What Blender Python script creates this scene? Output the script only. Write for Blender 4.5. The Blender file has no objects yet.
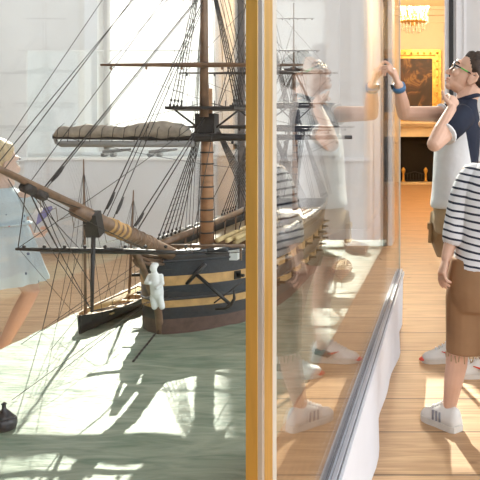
import bpy, bmesh, math, random
from mathutils import Vector, Matrix, noise
random.seed(7)
PI = math.pi
SC = bpy.context.scene
COL = SC.collection
V = Vector
CAMH = 1.1
F = 700.0
VX, VY = 444.0, 138.0

def P(x, y, d):
    return V(((x - VX) * d / F, d, CAMH - (y - VY) * d / F))

# ------------------------------------------------------------------ materials
def nodes_of(name):
    m = bpy.data.materials.new(name); m.use_nodes = True
    nt = m.node_tree
    return m, nt, nt.nodes, nt.links, nt.nodes['Principled BSDF']

def N(nt, kind, **kw):
    n = nt.nodes.new(kind)
    for k, v in kw.items():
        if k.startswith('i_'):
            key = k[2:]
            key = int(key) if key.isdigit() else key.replace('_', ' ')
            n.inputs[key].default_value = v
        else:
            setattr(n, k, v)
    return n

def mat(name, col, rough=0.6, metal=0.0, var=0.12, scale=30.0, bump=0.0, stretch=None, spec=0.5, coat=0.0, emit=None, estr=0.0):
    m, nt, ns, ln, b = nodes_of(name)
    tc = N(nt, 'ShaderNodeTexCoord')
    mp = N(nt, 'ShaderNodeMapping')
    ln.new(tc.outputs['Object'], mp.inputs['Vector'])
    if stretch: mp.inputs['Scale'].default_value = stretch
    nz = N(nt, 'ShaderNodeTexNoise', i_Scale=scale, i_Detail=4.0)
    ln.new(mp.outputs['Vector'], nz.inputs['Vector'])
    rp = N(nt, 'ShaderNodeValToRGB')
    c = V(col)
    lo = [max(0, x * (1 - var)) for x in c] + [1]; hi = [min(1, x * (1 + var)) for x in c] + [1]
    rp.color_ramp.elements[0].position = 0.3; rp.color_ramp.elements[0].color = lo
    rp.color_ramp.elements[1].position = 0.7; rp.color_ramp.elements[1].color = hi
    ln.new(nz.outputs['Fac'], rp.inputs['Fac'])
    ln.new(rp.outputs['Color'], b.inputs['Base Color'])
    b.inputs['Roughness'].default_value = rough
    b.inputs['Metallic'].default_value = metal
    b.inputs['Specular IOR Level'].default_value = spec
    b.inputs['Coat Weight'].default_value = coat
    if emit:
        b.inputs['Emission Color'].default_value = (*emit, 1); b.inputs['Emission Strength'].default_value = estr
    if bump:
        bp = N(nt, 'ShaderNodeBump', i_Strength=bump, i_Distance=0.005)
        ln.new(nz.outputs['Fac'], bp.inputs['Height']); ln.new(bp.outputs['Normal'], b.inputs['Normal'])
    return m

def glass_mat(name, ior=1.5, tint=(0.985, 0.995, 0.99)):
    m, nt, ns, ln, b = nodes_of(name)
    ns.remove(b)
    out = [n for n in ns if n.type == 'OUTPUT_MATERIAL'][0]
    geo = N(nt, 'ShaderNodeNewGeometry')
    mx = N(nt, 'ShaderNodeMix', data_type='FLOAT')
    mx.inputs[2].default_value = ior; mx.inputs[3].default_value = 1.0 / ior
    ln.new(geo.outputs['Backfacing'], mx.inputs[0])
    fr = N(nt, 'ShaderNodeFresnel'); ln.new(mx.outputs[0], fr.inputs['IOR'])
    tr = N(nt, 'ShaderNodeBsdfTransparent'); tr.inputs['Color'].default_value = (*tint, 1)
    gl = N(nt, 'ShaderNodeBsdfGlossy'); gl.inputs['Roughness'].default_value = 0.0
    gl.inputs['Color'].default_value = (1, 1, 1, 1)
    ms = N(nt, 'ShaderNodeMixShader')
    ln.new(fr.outputs['Fac'], ms.inputs[0]); ln.new(tr.outputs[0], ms.inputs[1]); ln.new(gl.outputs[0], ms.inputs[2])
    ln.new(ms.outputs[0], out.inputs['Surface'])
    return m

def blind_mat(name, col, thin=.45):
    m, nt, ns, ln, b = nodes_of(name)
    out = [n for n in ns if n.type == 'OUTPUT_MATERIAL'][0]
    b.inputs['Base Color'].default_value = (*col, 1); b.inputs['Roughness'].default_value = .9
    t = N(nt, 'ShaderNodeBsdfTranslucent'); t.inputs['Color'].default_value = (*col, 1)
    ms = N(nt, 'ShaderNodeMixShader'); ms.inputs[0].default_value = thin
    ln.new(b.outputs[0], ms.inputs[1]); ln.new(t.outputs[0], ms.inputs[2]); ln.new(ms.outputs[0], out.inputs['Surface'])
    return m

def floor_mat(name, c1, c2):
    m, nt, ns, ln, b = nodes_of(name)
    tc = N(nt, 'ShaderNodeTexCoord')
    br = N(nt, 'ShaderNodeTexBrick', offset=0.37, i_Scale=1.0)
    br.inputs['Color1'].default_value = (*c1, 1); br.inputs['Color2'].default_value = (*c2, 1)
    br.inputs['Mortar'].default_value = (0.09, 0.045, 0.018, 1)
    br.inputs['Mortar Size'].default_value = 0.0045; br.inputs['Mortar Smooth'].default_value = 0.3
    br.inputs['Brick Width'].default_value = 40.0; br.inputs['Row Height'].default_value = 0.335
    bm_ = N(nt, 'ShaderNodeMapping'); bm_.inputs['Location'].default_value = (11.3, .06, 0)
    ln.new(tc.outputs['Object'], bm_.inputs['Vector']); ln.new(bm_.outputs[0], br.inputs['Vector'])
    mp = N(nt, 'ShaderNodeMapping'); mp.inputs['Scale'].default_value = (1.2, 16, 1)
    ln.new(tc.outputs['Object'], mp.inputs['Vector'])
    g = N(nt, 'ShaderNodeTexNoise', i_Scale=2.2, i_Detail=7.0, i_Distortion=1.2); ln.new(mp.outputs[0], g.inputs['Vector'])
    gr = N(nt, 'ShaderNodeValToRGB')
    gr.color_ramp.elements[0].position = .3; gr.color_ramp.elements[0].color = (.62, .54, .45, 1)
    gr.color_ramp.elements[1].position = .72; gr.color_ramp.elements[1].color = (1.12, 1.1, 1.06, 1)
    ln.new(g.outputs['Fac'], gr.inputs[0])
    mu = N(nt, 'ShaderNodeMix', data_type='RGBA', blend_type='MULTIPLY'); mu.inputs[0].default_value = .95
    ln.new(br.outputs['Color'], mu.inputs[6]); ln.new(gr.outputs[0], mu.inputs[7])
    # knots
    mk = N(nt, 'ShaderNodeMapping'); mk.inputs['Scale'].default_value = (2.3, 4.2, 1)
    ln.new(tc.outputs['Object'], mk.inputs['Vector'])
    vo = N(nt, 'ShaderNodeTexVoronoi', i_Scale=1.5); ln.new(mk.outputs[0], vo.inputs['Vector'])
    kr = N(nt, 'ShaderNodeValToRGB')
    kr.color_ramp.elements[0].position = .035; kr.color_ramp.elements[0].color = (.28, .17, .1, 1)
    kr.color_ramp.elements[1].position = .10; kr.color_ramp.elements[1].color = (1, 1, 1, 1)
    ln.new(vo.outputs['Distance'], kr.inputs[0])
    m2 = N(nt, 'ShaderNodeMix', data_type='RGBA', blend_type='MULTIPLY'); m2.inputs[0].default_value = .8
    ln.new(mu.outputs[2], m2.inputs[6]); ln.new(kr.outputs[0], m2.inputs[7])
    ln.new(m2.outputs[2], b.inputs['Base Color'])
    b.inputs['Roughness'].default_value = .42
    bp = N(nt, 'ShaderNodeBump', i_Strength=.25, i_Distance=.004)
    ln.new(br.outputs['Fac'], bp.inputs['Height']); bp.invert = True
    ln.new(bp.outputs[0], b.inputs['Normal'])
    return m

def sea_mat():
    m, nt, ns, ln, b = nodes_of('painted_sea')
    tc = N(nt, 'ShaderNodeTexCoord')
    mp = N(nt, 'ShaderNodeMapping'); mp.inputs['Scale'].default_value = (6, 22, 6); mp.inputs['Rotation'].default_value = (0, 0, .25)
    ln.new(tc.outputs['Object'], mp.inputs['Vector'])
    n1 = N(nt, 'ShaderNodeTexNoise', i_Scale=1.6, i_Detail=6.0, i_Distortion=.8); ln.new(mp.outputs[0], n1.inputs['Vector'])
    r = N(nt, 'ShaderNodeValToRGB')
    r.color_ramp.elements[0].position = .28; r.color_ramp.elements[0].color = (.13, .205, .145, 1)
    r.color_ramp.elements[1].position = .74; r.color_ramp.elements[1].color = (.39, .425, .335, 1)
    e = r.color_ramp.elements.new(.5); e.color = (.26, .315, .24, 1)
    ln.new(n1.outputs['Fac'], r.inputs[0]); ln.new(r.outputs[0], b.inputs['Base Color'])
    b.inputs['Roughness'].default_value = .5; b.inputs['Specular IOR Level'].default_value = .22
    n2 = N(nt, 'ShaderNodeTexNoise', i_Scale=3.5, i_Detail=5.0); ln.new(mp.outputs[0], n2.inputs['Vector'])
    bp = N(nt, 'ShaderNodeBump', i_Strength=.5, i_Distance=.006)
    ln.new(n2.outputs['Fac'], bp.inputs['Height']); ln.new(bp.outputs[0], b.inputs['Normal'])
    return m

def stripe_mat():
    m, nt, ns, ln, b = nodes_of('striped_jersey')
    tc = N(nt, 'ShaderNodeTexCoord'); sp = N(nt, 'ShaderNodeSeparateXYZ'); ln.new(tc.outputs['Object'], sp.inputs[0])
    nz = N(nt, 'ShaderNodeTexNoise', i_Scale=7.0); ln.new(tc.outputs['Object'], nz.inputs['Vector'])
    a = N(nt, 'ShaderNodeMath', operation='MULTIPLY_ADD'); a.inputs[1].default_value = .022
    ln.new(nz.outputs['Fac'], a.inputs[0]); ln.new(sp.outputs['Z'], a.inputs[2])
    # slope stripes slightly down toward +x
    a2 = N(nt, 'ShaderNodeMath', operation='MULTIPLY_ADD'); a2.inputs[1].default_value = .18
    ln.new(sp.outputs['X'], a2.inputs[0]); ln.new(a.outputs[0], a2.inputs[2])
    d = N(nt, 'ShaderNodeMath', operation='DIVIDE'); d.inputs[1].default_value = .0268; ln.new(a2.outputs[0], d.inputs[0])
    f = N(nt, 'ShaderNodeMath', operation='FRACT'); ln.new(d.outputs[0], f.inputs[0])
    l = N(nt, 'ShaderNodeMath', operation='LESS_THAN'); l.inputs[1].default_value = .3; ln.new(f.outputs[0], l.inputs[0])
    mx = N(nt, 'ShaderNodeMix', data_type='RGBA'); mx.inputs[6].default_value = (.80, .81, .84, 1); mx.inputs[7].default_value = (.018, .024, .05, 1)
    ln.new(l.outputs[0], mx.inputs[0]); ln.new(mx.outputs[2], b.inputs['Base Color']); b.inputs['Roughness'].default_value = .85
    return m

def shirt_mat():
    # white front with navy yoke and back panel
    m, nt, ns, ln, b = nodes_of('two_tone_shirt')
    tc = N(nt, 'ShaderNodeTexCoord'); sp = N(nt, 'ShaderNodeSeparateXYZ'); ln.new(tc.outputs['Object'], sp.inputs[0])
    # navy when x + 0.25*z' > t  or z > 1.16
    a = N(nt, 'ShaderNodeMath', operation='MULTIPLY_ADD'); a.inputs[1].default_value = .18
    ln.new(sp.outputs['Z'], a.inputs[0]); ln.new(sp.outputs['X'], a.inputs[2])
    g = N(nt, 'ShaderNodeMath', operation='GREATER_THAN'); g.inputs[1].default_value = .11 + .18 * 1.06; ln.new(a.outputs[0], g.inputs[0])
    g2 = N(nt, 'ShaderNodeMath', operation='GREATER_THAN'); g2.inputs[1].default_value = 1.15; ln.new(sp.outputs['Z'], g2.inputs[0])
    mxm = N(nt, 'ShaderNodeMath', operation='MAXIMUM'); ln.new(g.outputs[0], mxm.inputs[0]); ln.new(g2.outputs[0], mxm.inputs[1])
    mx = N(nt, 'ShaderNodeMix', data_type='RGBA'); mx.inputs[6].default_value = (.74, .75, .76, 1); mx.inputs[7].default_value = (.010, .015, .034, 1)
    ln.new(mxm.outputs[0], mx.inputs[0]); ln.new(mx.outputs[2], b.inputs['Base Color']); b.inputs['Roughness'].default_value = .85
    nz = N(nt, 'ShaderNodeTexNoise', i_Scale=12.0); ln.new(tc.outputs['Object'], nz.inputs['Vector'])
    bp = N(nt, 'ShaderNodeBump', i_Strength=.5, i_Distance=.02); ln.new(nz.outputs['Fac'], bp.inputs['Height']); ln.new(bp.outputs[0], b.inputs['Normal'])
    return m

def dress_mat():
    m, nt, ns, ln, b = nodes_of('printed_dress')
    tc = N(nt, 'ShaderNodeTexCoord')
    vo = N(nt, 'ShaderNodeTexVoronoi', i_Scale=24.0, i_Randomness=.6); ln.new(tc.outputs['Object'], vo.inputs['Vector'])
    l = N(nt, 'ShaderNodeMath', operation='LESS_THAN'); l.inputs[1].default_value = .15; ln.new(vo.outputs['Distance'], l.inputs[0])
    sp = N(nt, 'ShaderNodeSeparateColor'); ln.new(vo.outputs['Color'], sp.inputs[0])
    g = N(nt, 'ShaderNodeMath', operation='GREATER_THAN'); g.inputs[1].default_value = .5; ln.new(sp.outputs[0], g.inputs[0])
    dc = N(nt, 'ShaderNodeMix', data_type='RGBA'); dc.inputs[6].default_value = (.45, .08, .12, 1); dc.inputs[7].default_value = (.06, .09, .18, 1)
    ln.new(g.outputs[0], dc.inputs[0])
    mx = N(nt, 'ShaderNodeMix', data_type='RGBA'); mx.inputs[6].default_value = (.56, .67, .75, 1); ln.new(l.outputs[0], mx.inputs[0]); ln.new(dc.outputs[2], mx.inputs[7])
    ln.new(mx.outputs[2], b.inputs['Base Color']); b.inputs['Roughness'].default_value = .8
    return m

def painting_mat():
    m, nt, ns, ln, b = nodes_of('dark_oil_paint')
    tc = N(nt, 'ShaderNodeTexCoord')
    n1 = N(nt, 'ShaderNodeTexNoise', i_Scale=2.6, i_Detail=3.0, i_Distortion=1.5); ln.new(tc.outputs['Object'], n1.inputs['Vector'])
    r = N(nt, 'ShaderNodeValToRGB')
    cs = [(.0, (.02, .012, .008)), (.46, (.05, .026, .014)), (.56, (.12, .05, .02)), (.62, (.30, .16, .05)), (.68, (.10, .04, .02)), (.8, (.32, .07, .03))]
    r.color_ramp.elements[0].position = 0; r.color_ramp.elements[0].color = (*cs[0][1], 1)
    r.color_ramp.elements[1].position = .8; r.color_ramp.elements[1].color = (*cs[-1][1], 1)
    for p, c in cs[1:-1]:
        e = r.color_ramp.elements.new(p); e.color = (*c, 1)
    ln.new(n1.outputs['Fac'], r.inputs[0]); ln.new(r.outputs[0], b.inputs['Base Color']); b.inputs['Roughness'].default_value = .5
    return m

M = {}
M['glass'] = glass_mat('clear_glass', 1.43)
M['sheer'] = blind_mat('added_sun_sheer', (.90, .90, .90), .62)
M['blind'] = blind_mat('white_blind', (.72, .73, .75))
M['floor'] = floor_mat('pine_boards', (.54, .345, .19), (.60, .395, .225))
M['wall'] = mat('white_plaster', (.70, .69, .68), .8, var=.03, scale=4)
M['greywall'] = mat('reflection_cut_grey', (.22, .21, .20), .85, var=.05, scale=4)
M['trim'] = mat('white_paint', (.76, .76, .77), .5, var=.02)
M['ceil'] = mat('ceiling_plaster', (.8, .79, .77), .85, var=.02)
M['black'] = mat('black_paint', (.012, .011, .011), .45)
M['warm'] = mat('cream_plaster', (.82, .70, .53), .75, var=.03, scale=3)
M['warmtrim'] = mat('cream_trim', (.84, .72, .54), .6, var=.03)
M['brass'] = mat('polished_brass', (.72, .43, .10), .36, .7, var=.1, scale=14, stretch=(6, 6, .6))
M['silver'] = mat('steel_strip', (.75, .74, .72), .3, .8, var=.05)
M['greyrail'] = mat('grey_rail', (.50, .53, .60), .4, .1, var=.05)
M['darkrail'] = mat('dark_rail', (.13, .13, .15), .4, .5)
M['plinth'] = mat('white_plinth', (.80, .82, .87), .55, var=.02, scale=6)
M['bronze'] = mat('dark_bronze', (.17, .15, .145), .5, .3)
M['edge'] = mat('pale_edge', (.60, .56, .48), .3, var=.03)
M['sidewood'] = mat('stained_board', (.32, .17, .08), .45, var=.2, scale=8, stretch=(1, 1, 8))
M['sea'] = sea_mat()
M['hull'] = mat('hull_black', (.020, .023, .028), .38, var=.3, scale=40, stretch=(4, .5, 4))
M['ochre'] = mat('ochre_paint', (.52, .30, .11), .5, var=.18, scale=50)
M['copper'] = mat('copper_sheath', (.10, .055, .042), .5, var=.3, scale=60)
M['deck'] = mat('deck_wood', (.42, .30, .17), .6, var=.2, scale=30, stretch=(8, .5, 1))
M['spar'] = mat('spar_wood', (.21, .125, .075), .45, var=.25, scale=40)
M['mast'] = mat('mast_wood', (.36, .185, .09), .45, var=.25, scale=30, stretch=(1, 1, 2))
M['darkspar'] = mat('dark_spar', (.035, .03, .028), .5, var=.3)
M['rope'] = mat('tarred_rope', (.05, .042, .038), .8, var=.3, scale=200)
M['hemp'] = mat('hemp_rope', (.16, .125, .09), .8, var=.3, scale=200)
M['canvas'] = mat('old_canvas', (.40, .34, .28), .85, var=.25, scale=40, bump=.4)
M['white'] = mat('white_gesso', (.82, .82, .80), .6, var=.03)
M['yellow'] = mat('pale_pine', (.68, .50, .24), .5, var=.15, scale=30)
M['iron'] = mat('black_iron', (.03, .03, .03), .5, .3, var=.3)
M['boatwood'] = mat('boat_wood', (.42, .28, .17), .55, var=.25, scale=60)
M['redwood'] = mat('red_wood', (.36, .15, .09), .55, var=.2, scale=60)
M['buoy'] = mat('buoy_black', (.022, .022, .03), .3, var=.3)
M['gilt'] = mat('gilt', (.62, .36, .08), .38, .6, var=.35, scale=9, bump=.6)
M['painting'] = painting_mat()
M['flat_black'] = mat('flat_black', (.01, .008, .006), .9)  # flat near-black of the hearth back and the solid gun port blocks
M['stone'] = mat('cream_marble', (.78, .64, .44), .4, var=.08, scale=5)
M['bulb'] = mat('lit_bulb', (1, .9, .7), .3, emit=(1, .78, .45), estr=25)
M['crystal'] = mat('crystal', (.97, .93, .85), .15, 0, var=.02, coat=.5, emit=(1, .75, .4), estr=.0)
M['skin'] = mat('skin', (.70, .44, .32), .55, var=.05, scale=20)
M['skin2'] = mat('skin_fair', (.68, .47, .38), .55, var=.05, scale=20)
M['lip'] = mat('lip', (.45, .17, .14), .5)
M['eye'] = mat('eye_white', (.8, .8, .78), .2, var=.02)
M['hairdark'] = mat('brown_hair', (.05, .03, .02), .6, var=.5, scale=60, bump=.8)
M['hairblond'] = mat('blond_hair', (.55, .40, .22), .6, var=.3, scale=50, stretch=(1, 1, .3), bump=.6)
M['hairfair'] = mat('light_brown_hair', (.25, .15, .08), .6, var=.4, scale=60, bump=.6)
M['shirt'] = shirt_mat()
M['navy'] = mat('navy_cotton', (.010, .015, .034), .85, var=.15, bump=.3)
M['whitecotton'] = mat('white_cotton', (.78, .78, .79), .85, var=.03)
M['stripes'] = stripe_mat()
M['khaki'] = mat('khaki_cotton', (.42, .30, .17), .85, var=.12, scale=14, bump=.5)
M['brown'] = mat('brown_cotton', (.32, .18, .09), .85, var=.1, scale=12, bump=.5)
M['dress'] = dress_mat()
M['shoewhite'] = mat('white_trainer', (.74, .73, .70), .6, var=.04)
M['shoegrey'] = mat('grey_stripe', (.25, .25, .28), .6)
M['red'] = mat('red_accent', (.75, .09, .05), .5)
M['sole'] = mat('rubber_sole', (.68, .65, .60), .7, var=.05)
M['glassesblack'] = mat('glasses_black', (.01, .01, .012), .3)
M['green'] = mat('green_plastic', (.12, .50, .08), .4)
M['watchblue'] = mat('blue_strap', (.06, .17, .33), .4)
M['purple'] = mat('purple_paper', (.15, .15, .33), .6, var=.15)
M['grey'] = mat('grey_enamel', (.28, .27, .26), .5)
M['paleplinth'] = mat('pale_case_paint', (.62, .63, .65), .6, var=.02)

# ------------------------------------------------------------------ mesh building
class MB:
    def __init__(s): s.v = []; s.f = []; s.m = []; s.sm = []; s.mats = []
    def mi(s, m):
        m = M[m] if isinstance(m, str) else m
        if m not in s.mats: s.mats.append(m)
        return s.mats.index(m)
    def add(s, vs, fs, m, smooth=False):
        o = len(s.v); k = s.mi(m)
        s.v += [V(a) for a in vs]
        for f in fs:
            s.f.append([i + o for i in f]); s.m.append(k); s.sm.append(smooth)
        return s
    def box(s, a, b, m):
        x0, y0, z0 = [min(p, q) for p, q in zip(a, b)]; x1, y1, z1 = [max(p, q) for p, q in zip(a, b)]
        vs = [(x0, y0, z0), (x1, y0, z0), (x1, y1, z0), (x0, y1, z0), (x0, y0, z1), (x1, y0, z1), (x1, y1, z1), (x0, y1, z1)]
        return s.add(vs, [(0, 3, 2, 1), (4, 5, 6, 7), (0, 1, 5, 4), (1, 2, 6, 5), (2, 3, 7, 6), (3, 0, 4, 7)], m)
    def obox(s, c, ax, ay, az, m):
        c, ax, ay, az = V(c), V(ax), V(ay), V(az)
        vs = [c + i * ax + j * ay + k * az for k in (-1, 1) for i, j in ((-1, -1), (1, -1), (1, 1), (-1, 1))]
        return s.add(vs, [(0, 3, 2, 1), (4, 5, 6, 7), (0, 1, 5, 4), (1, 2, 6, 5), (2, 3, 7, 6), (3, 0, 4, 7)], m)
    def loft(s, rings, m, caps=True, smooth=True, closed=True):
        n = len(rings[0]); vs = [p for r in rings for p in r]; fs = []
        rng = range(n if closed else n - 1)
        for i in range(len(rings) - 1):
            for j in rng:
                k = (j + 1) % n
                fs.append((i * n + j, i * n + k, (i + 1) * n + k, (i + 1) * n + j))
        if caps:
            fs.append(tuple(reversed(range(n)))); fs.append(tuple(range((len(rings) - 1) * n, len(rings) * n)))
        return s.add(vs, fs, m, smooth)
    def tube(s, pts, r, m, n=8, smooth=True, flat=1.0, ref=None):
        pts = [V(p) for p in pts]
        rs = r if isinstance(r, (list, tuple)) else [r] * len(pts)
        rings = []; prev = V(ref) if ref else None
        for i, p in enumerate(pts):
            t = (pts[min(i + 1, len(pts) - 1)] - pts[max(i - 1, 0)])
            if t.length < 1e-9: t = V((0, 0, 1))
            t.normalize()
            if prev is None:
                prev = V((0, 0, 1)) if abs(t.z) < .9 else V((1, 0, 0))
            a = prev - t * prev.dot(t)
            if a.length < 1e-6: a = t.orthogonal()
            a.normalize(); b = t.cross(a); prev = a
            rings.append([p + (a * math.cos(2 * PI * k / n) + b * flat * math.sin(2 * PI * k / n)) * rs[i] for k in range(n)])
        return s.loft(rings, m, smooth=smooth)
    def ell(s, c, r, m, rot=None, nu=14, nv=8):
        c = V(c); vs = []; fs = []
        R = rot if rot else Matrix.Identity(3)
        vs.append(c + R @ V((0, 0, -r[2])))
        for i in range(1, nv):
            th = -PI / 2 + PI * i / nv
            for j in range(nu):
                ph = 2 * PI * j / nu
                vs.append(c + R @ V((r[0] * math.cos(th) * math.cos(ph), r[1] * math.cos(th) * math.sin(ph), r[2] * math.sin(th))))
        vs.append(c + R @ V((0, 0, r[2])))
        for j in range(nu):
            k = (j + 1) % nu
            fs.append((0, 1 + k, 1 + j))
            for i in range(nv - 2):
                a = 1 + i * nu; b = a + nu
                fs.append((a + j, a + k, b + k, b + j))
            a = 1 + (nv - 2) * nu
            fs.append((a + j, a + k, len(vs) - 1))
        return s.add(vs, fs, m, True)
    def lathe(s, c, prof, m, n=16):
        c = V(c)
        rings = [[c + V((r * math.cos(2 * PI * k / n), r * math.sin(2 * PI * k / n), z)) for k in range(n)] for r, z in prof]
        return s.loft(rings, m)
    def capsule(s, pts, rs, m='skin', n=12, flat=1.0, ref=None):
        """closed tapering limb with round ends"""
        pts = [V(p) for p in pts]
        a = (pts[0] - pts[1]).normalized(); b = (pts[-1] - pts[-2]).normalized()
        P2, R2 = [], []
        for q in (.98, .8, .45): P2.append(pts[0] + a * rs[0] * q); R2.append(rs[0] * math.sqrt(1 - q * q))
        for p, r in zip(pts, rs): P2.append(p); R2.append(r)
        for q in (.45, .8, .98): P2.append(pts[-1] + b * rs[-1] * q); R2.append(rs[-1] * math.sqrt(1 - q * q))
        return s.tube(P2, R2, m, n=n, flat=flat, ref=ref)
    def build(s, name, parent=None, root=V((0, 0, 0)), remesh=None, smooth_it=0, subsurf=0):
        me = bpy.data.meshes.new(name)
        rt = V(root)
        me.from_pydata([p - rt for p in s.v], [], s.f)
        for m in s.mats: me.materials.append(m)
        me.polygons.foreach_set('material_index', s.m)
        me.polygons.foreach_set('use_smooth', s.sm)
        me.update()
        o = bpy.data.objects.new(name, me); COL.objects.link(o)
        if parent is not None: o.parent = parent
        else: o.location = rt
        if remesh:
            md = o.modifiers.new('remesh', 'REMESH'); md.mode = 'VOXEL'; md.voxel_size = remesh; md.use_smooth_shade = True
        if smooth_it:
            md = o.modifiers.new('smooth', 'SMOOTH'); md.factor = .5; md.iterations = smooth_it
        if subsurf:
            md = o.modifiers.new('sub', 'SUBSURF'); md.levels = subsurf; md.render_levels = subsurf
        return o

def tag(o, label=None, cat=None, group=None, kind=None):
    if label: o['label'] = label
    if cat: o['category'] = cat
    if group: o['group'] = group
    if kind: o['kind'] = kind
    return o

def empty(name, loc, label, cat, group=None):
    o = bpy.data.objects.new(name, None); COL.objects.link(o); o.location = V(loc); o.empty_display_size = .05
    return tag(o, label, cat, group)

def struct(mb, name, label=None, cat=None):
    o = mb.build(name); o['kind'] = 'structure'
    return tag(o, label or name.replace('_', ' ') + ' of the museum room', cat or name.split('_')[0])

def lerp(a, b, t): return a + (b - a) * t
def interp(tab, x):
    if x <= tab[0][0]: return tab[0][1]
    for (x0, y0), (x1, y1) in zip(tab, tab[1:]):
        if x <= x1: return lerp(y0, y1, (x - x0) / (x1 - x0))
    return tab[-1][1]

# ------------------------------------------------------------------ camera, world, sun
cam = bpy.data.cameras.new('camera'); co = bpy.data.objects.new('camera', cam); COL.objects.link(co)
co.location = (0, 0, CAMH); co.rotation_euler = (PI / 2, 0, 0)
cam.sensor_width = 36; cam.sensor_fit = 'HORIZONTAL'; cam.lens = F / 480 * 36
cam.shift_x = -(VX - 240) / 480; cam.shift_y = -(240 - VY) / 480
cam.clip_start = .02
SC.camera = co
w = bpy.data.worlds.new('sky'); SC.world = w; w.use_nodes = True
bg = w.node_tree.nodes['Background']; bg.inputs[0].default_value = (.90, .95, 1.0, 1); bg.inputs[1].default_value = 1.75
sun = bpy.data.lights.new('sun', 'SUN'); so = bpy.data.objects.new('sun', sun); COL.objects.link(so)
sun.energy = 9.5; sun.angle = math.radians(.5); sun.color = (1, .93, .82)
SUND = V((.33, -1.0, -.65)).normalized()
so.rotation_euler = SUND.to_track_quat('-Z', 'Y').to_euler()
so.location = (-4, 12, 8)
SC.view_settings.view_transform = 'Standard'; SC.view_settings.look = 'None'
SC.view_settings.gamma = 1; SC.view_settings.use_curve_mapping = False
SC.view_settings.exposure = .78
SC.cycles.transparent_max_bounces = 24
SC.cycles.max_bounces = 10
SC.cycles.glossy_bounces = 6
SC.cycles.caustics_reflective = False; SC.cycles.caustics_refractive = False
SC.cycles.sample_clamp_indirect = 6
SC.cycles.use_denoising = True

# ------------------------------------------------------------------ room
YW = 7.2
struct(MB().box((-5.2, -3.2, -.1), (4.5, YW + .15, 0), 'floor'), 'floor', 'wide pine floorboards across the museum room', 'floor')
struct(MB().box((-5.4, -3.2, 5.3), (4.7, YW + .3, 5.5), 'ceil'), 'ceiling', 'white ceiling over the museum room', 'ceiling')
wr2 = MB().box((-5.4, -3.2, 0), (.6, -3.0, 5.3), 'greywall')  # unseen wall, put in and coloured dark to weaken the front pane reflection
struct(wr2, 'wall_front_added', 'unseen dark grey near wall added to cut reflections in the front glass', 'wall')
wl = MB().box((-5.4, -3.2, 0), (-5.2, YW + .3, .9), 'wall').box((-5.4, -3.2, 4.8), (-5.2, YW + .3, 5.3), 'wall').box((-5.4, -3.2, .9), (-5.2, 3.0, 4.8), 'wall').box((-5.4, 6.4, .9), (-5.2, YW + .3, 4.8), 'wall')  # gap between the boxes is added out of view to let in daylight
struct(wl, 'wall_left', 'white plaster wall on the left with an unseen opening added for extra daylight', 'wall')
wr = MB().box((4.5, 4.5, 0), (4.7, YW + .3, 5.3), 'wall')
struct(wr, 'wall_right', 'white plaster wall on the right', 'wall')
WA = (-3.55, -2.34, .98, 4.9); WB = (-2.2, -1.2, .98, 4.9); DR = (-.82, .05, 0, 2.95)
wb = MB()
def wp(x0, x1, z0, z1): wb.box((x0, YW, z0), (x1, YW + .3, z1), 'wall')
wp(-5.2, WA[0], 0, 5.3); wp(WA[1], WB[0], 0, 5.3); wp(WB[1], DR[0], 0, 5.3); wp(DR[1], 4.5, 0, 5.3)
wp(WA[0], WA[1], 0, WA[2]); wp(WA[0], WA[1], WA[3], 5.3); wp(WB[0], WB[1], 0, WB[2]); wp(WB[0], WB[1], WB[3], 5.3); wp(DR[0], DR[1], DR[3], 5.3)
struct(wb, 'wall_back', 'white plaster back wall with two tall windows and a doorway', 'wall')
for i, W in enumerate((WA, WB), 1):
    root = bpy.data.objects.new('window_%d' % i, None); COL.objects.link(root); root.location = ((W[0] + W[1]) / 2, YW, W[2])
    tag(root, ['tall sash window nearer the left with bright daylight', 'tall sash window beside the doorway with bright daylight'][i - 1], 'window', kind='structure')
    r = root.location
    f = MB(); x0, x1, z0, z1 = W
    for a, b in (((x0, z0), (x0 + .06, z1)), ((x1 - .06, z0), (x1, z1)), ((x0, z0), (x1, z0 + .06)), ((x0, z1 - .06), (x1, z1))):
        f.box((a[0], YW + .1, a[1]), (b[0], YW + .16, b[1]), 'trim')
    for z, h in ((2.62, .05), (3.3, .02)):
        f.box((x0, YW + .11, z - h), (x1, YW + .15, z + h), 'trim')
    f.build('window_frame', root, r)
    MB().box((x0, YW + .127, z0), (x1, YW + .133, z1), 'glass').build('window_pane', root, r)
    if True:
        bl = MB().box((x0 + .05, YW + .07, z0 + .03), (x1 - .05, YW + .074, 2.62), 'sheer' if i == 1 else 'blind')  # sheer on the left window is added to keep low sun off the floor
        bl.build('window_blind', root, r)
    c = MB()
    eL, eR = (.13, .065) if i == 1 else (.065, .13)
    for a, b in (((x0 - eL, z0 - .02), (x0, z1 + .13)), ((x1, z0 - .02), (x1 + eR, z1 + .13)), ((x0 - eL, z1), (x1 + eR, z1 + .13))):
        c.box((a[0], YW - .035, a[1]), (b[0], YW, b[1]), 'trim')
    c.box((x0 - eL - .004, YW - .09, z0 - .06), (x1 + eR + .004, YW + .1, z0 - .02), 'trim')
    c.build('window_casing', root, r)
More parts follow.
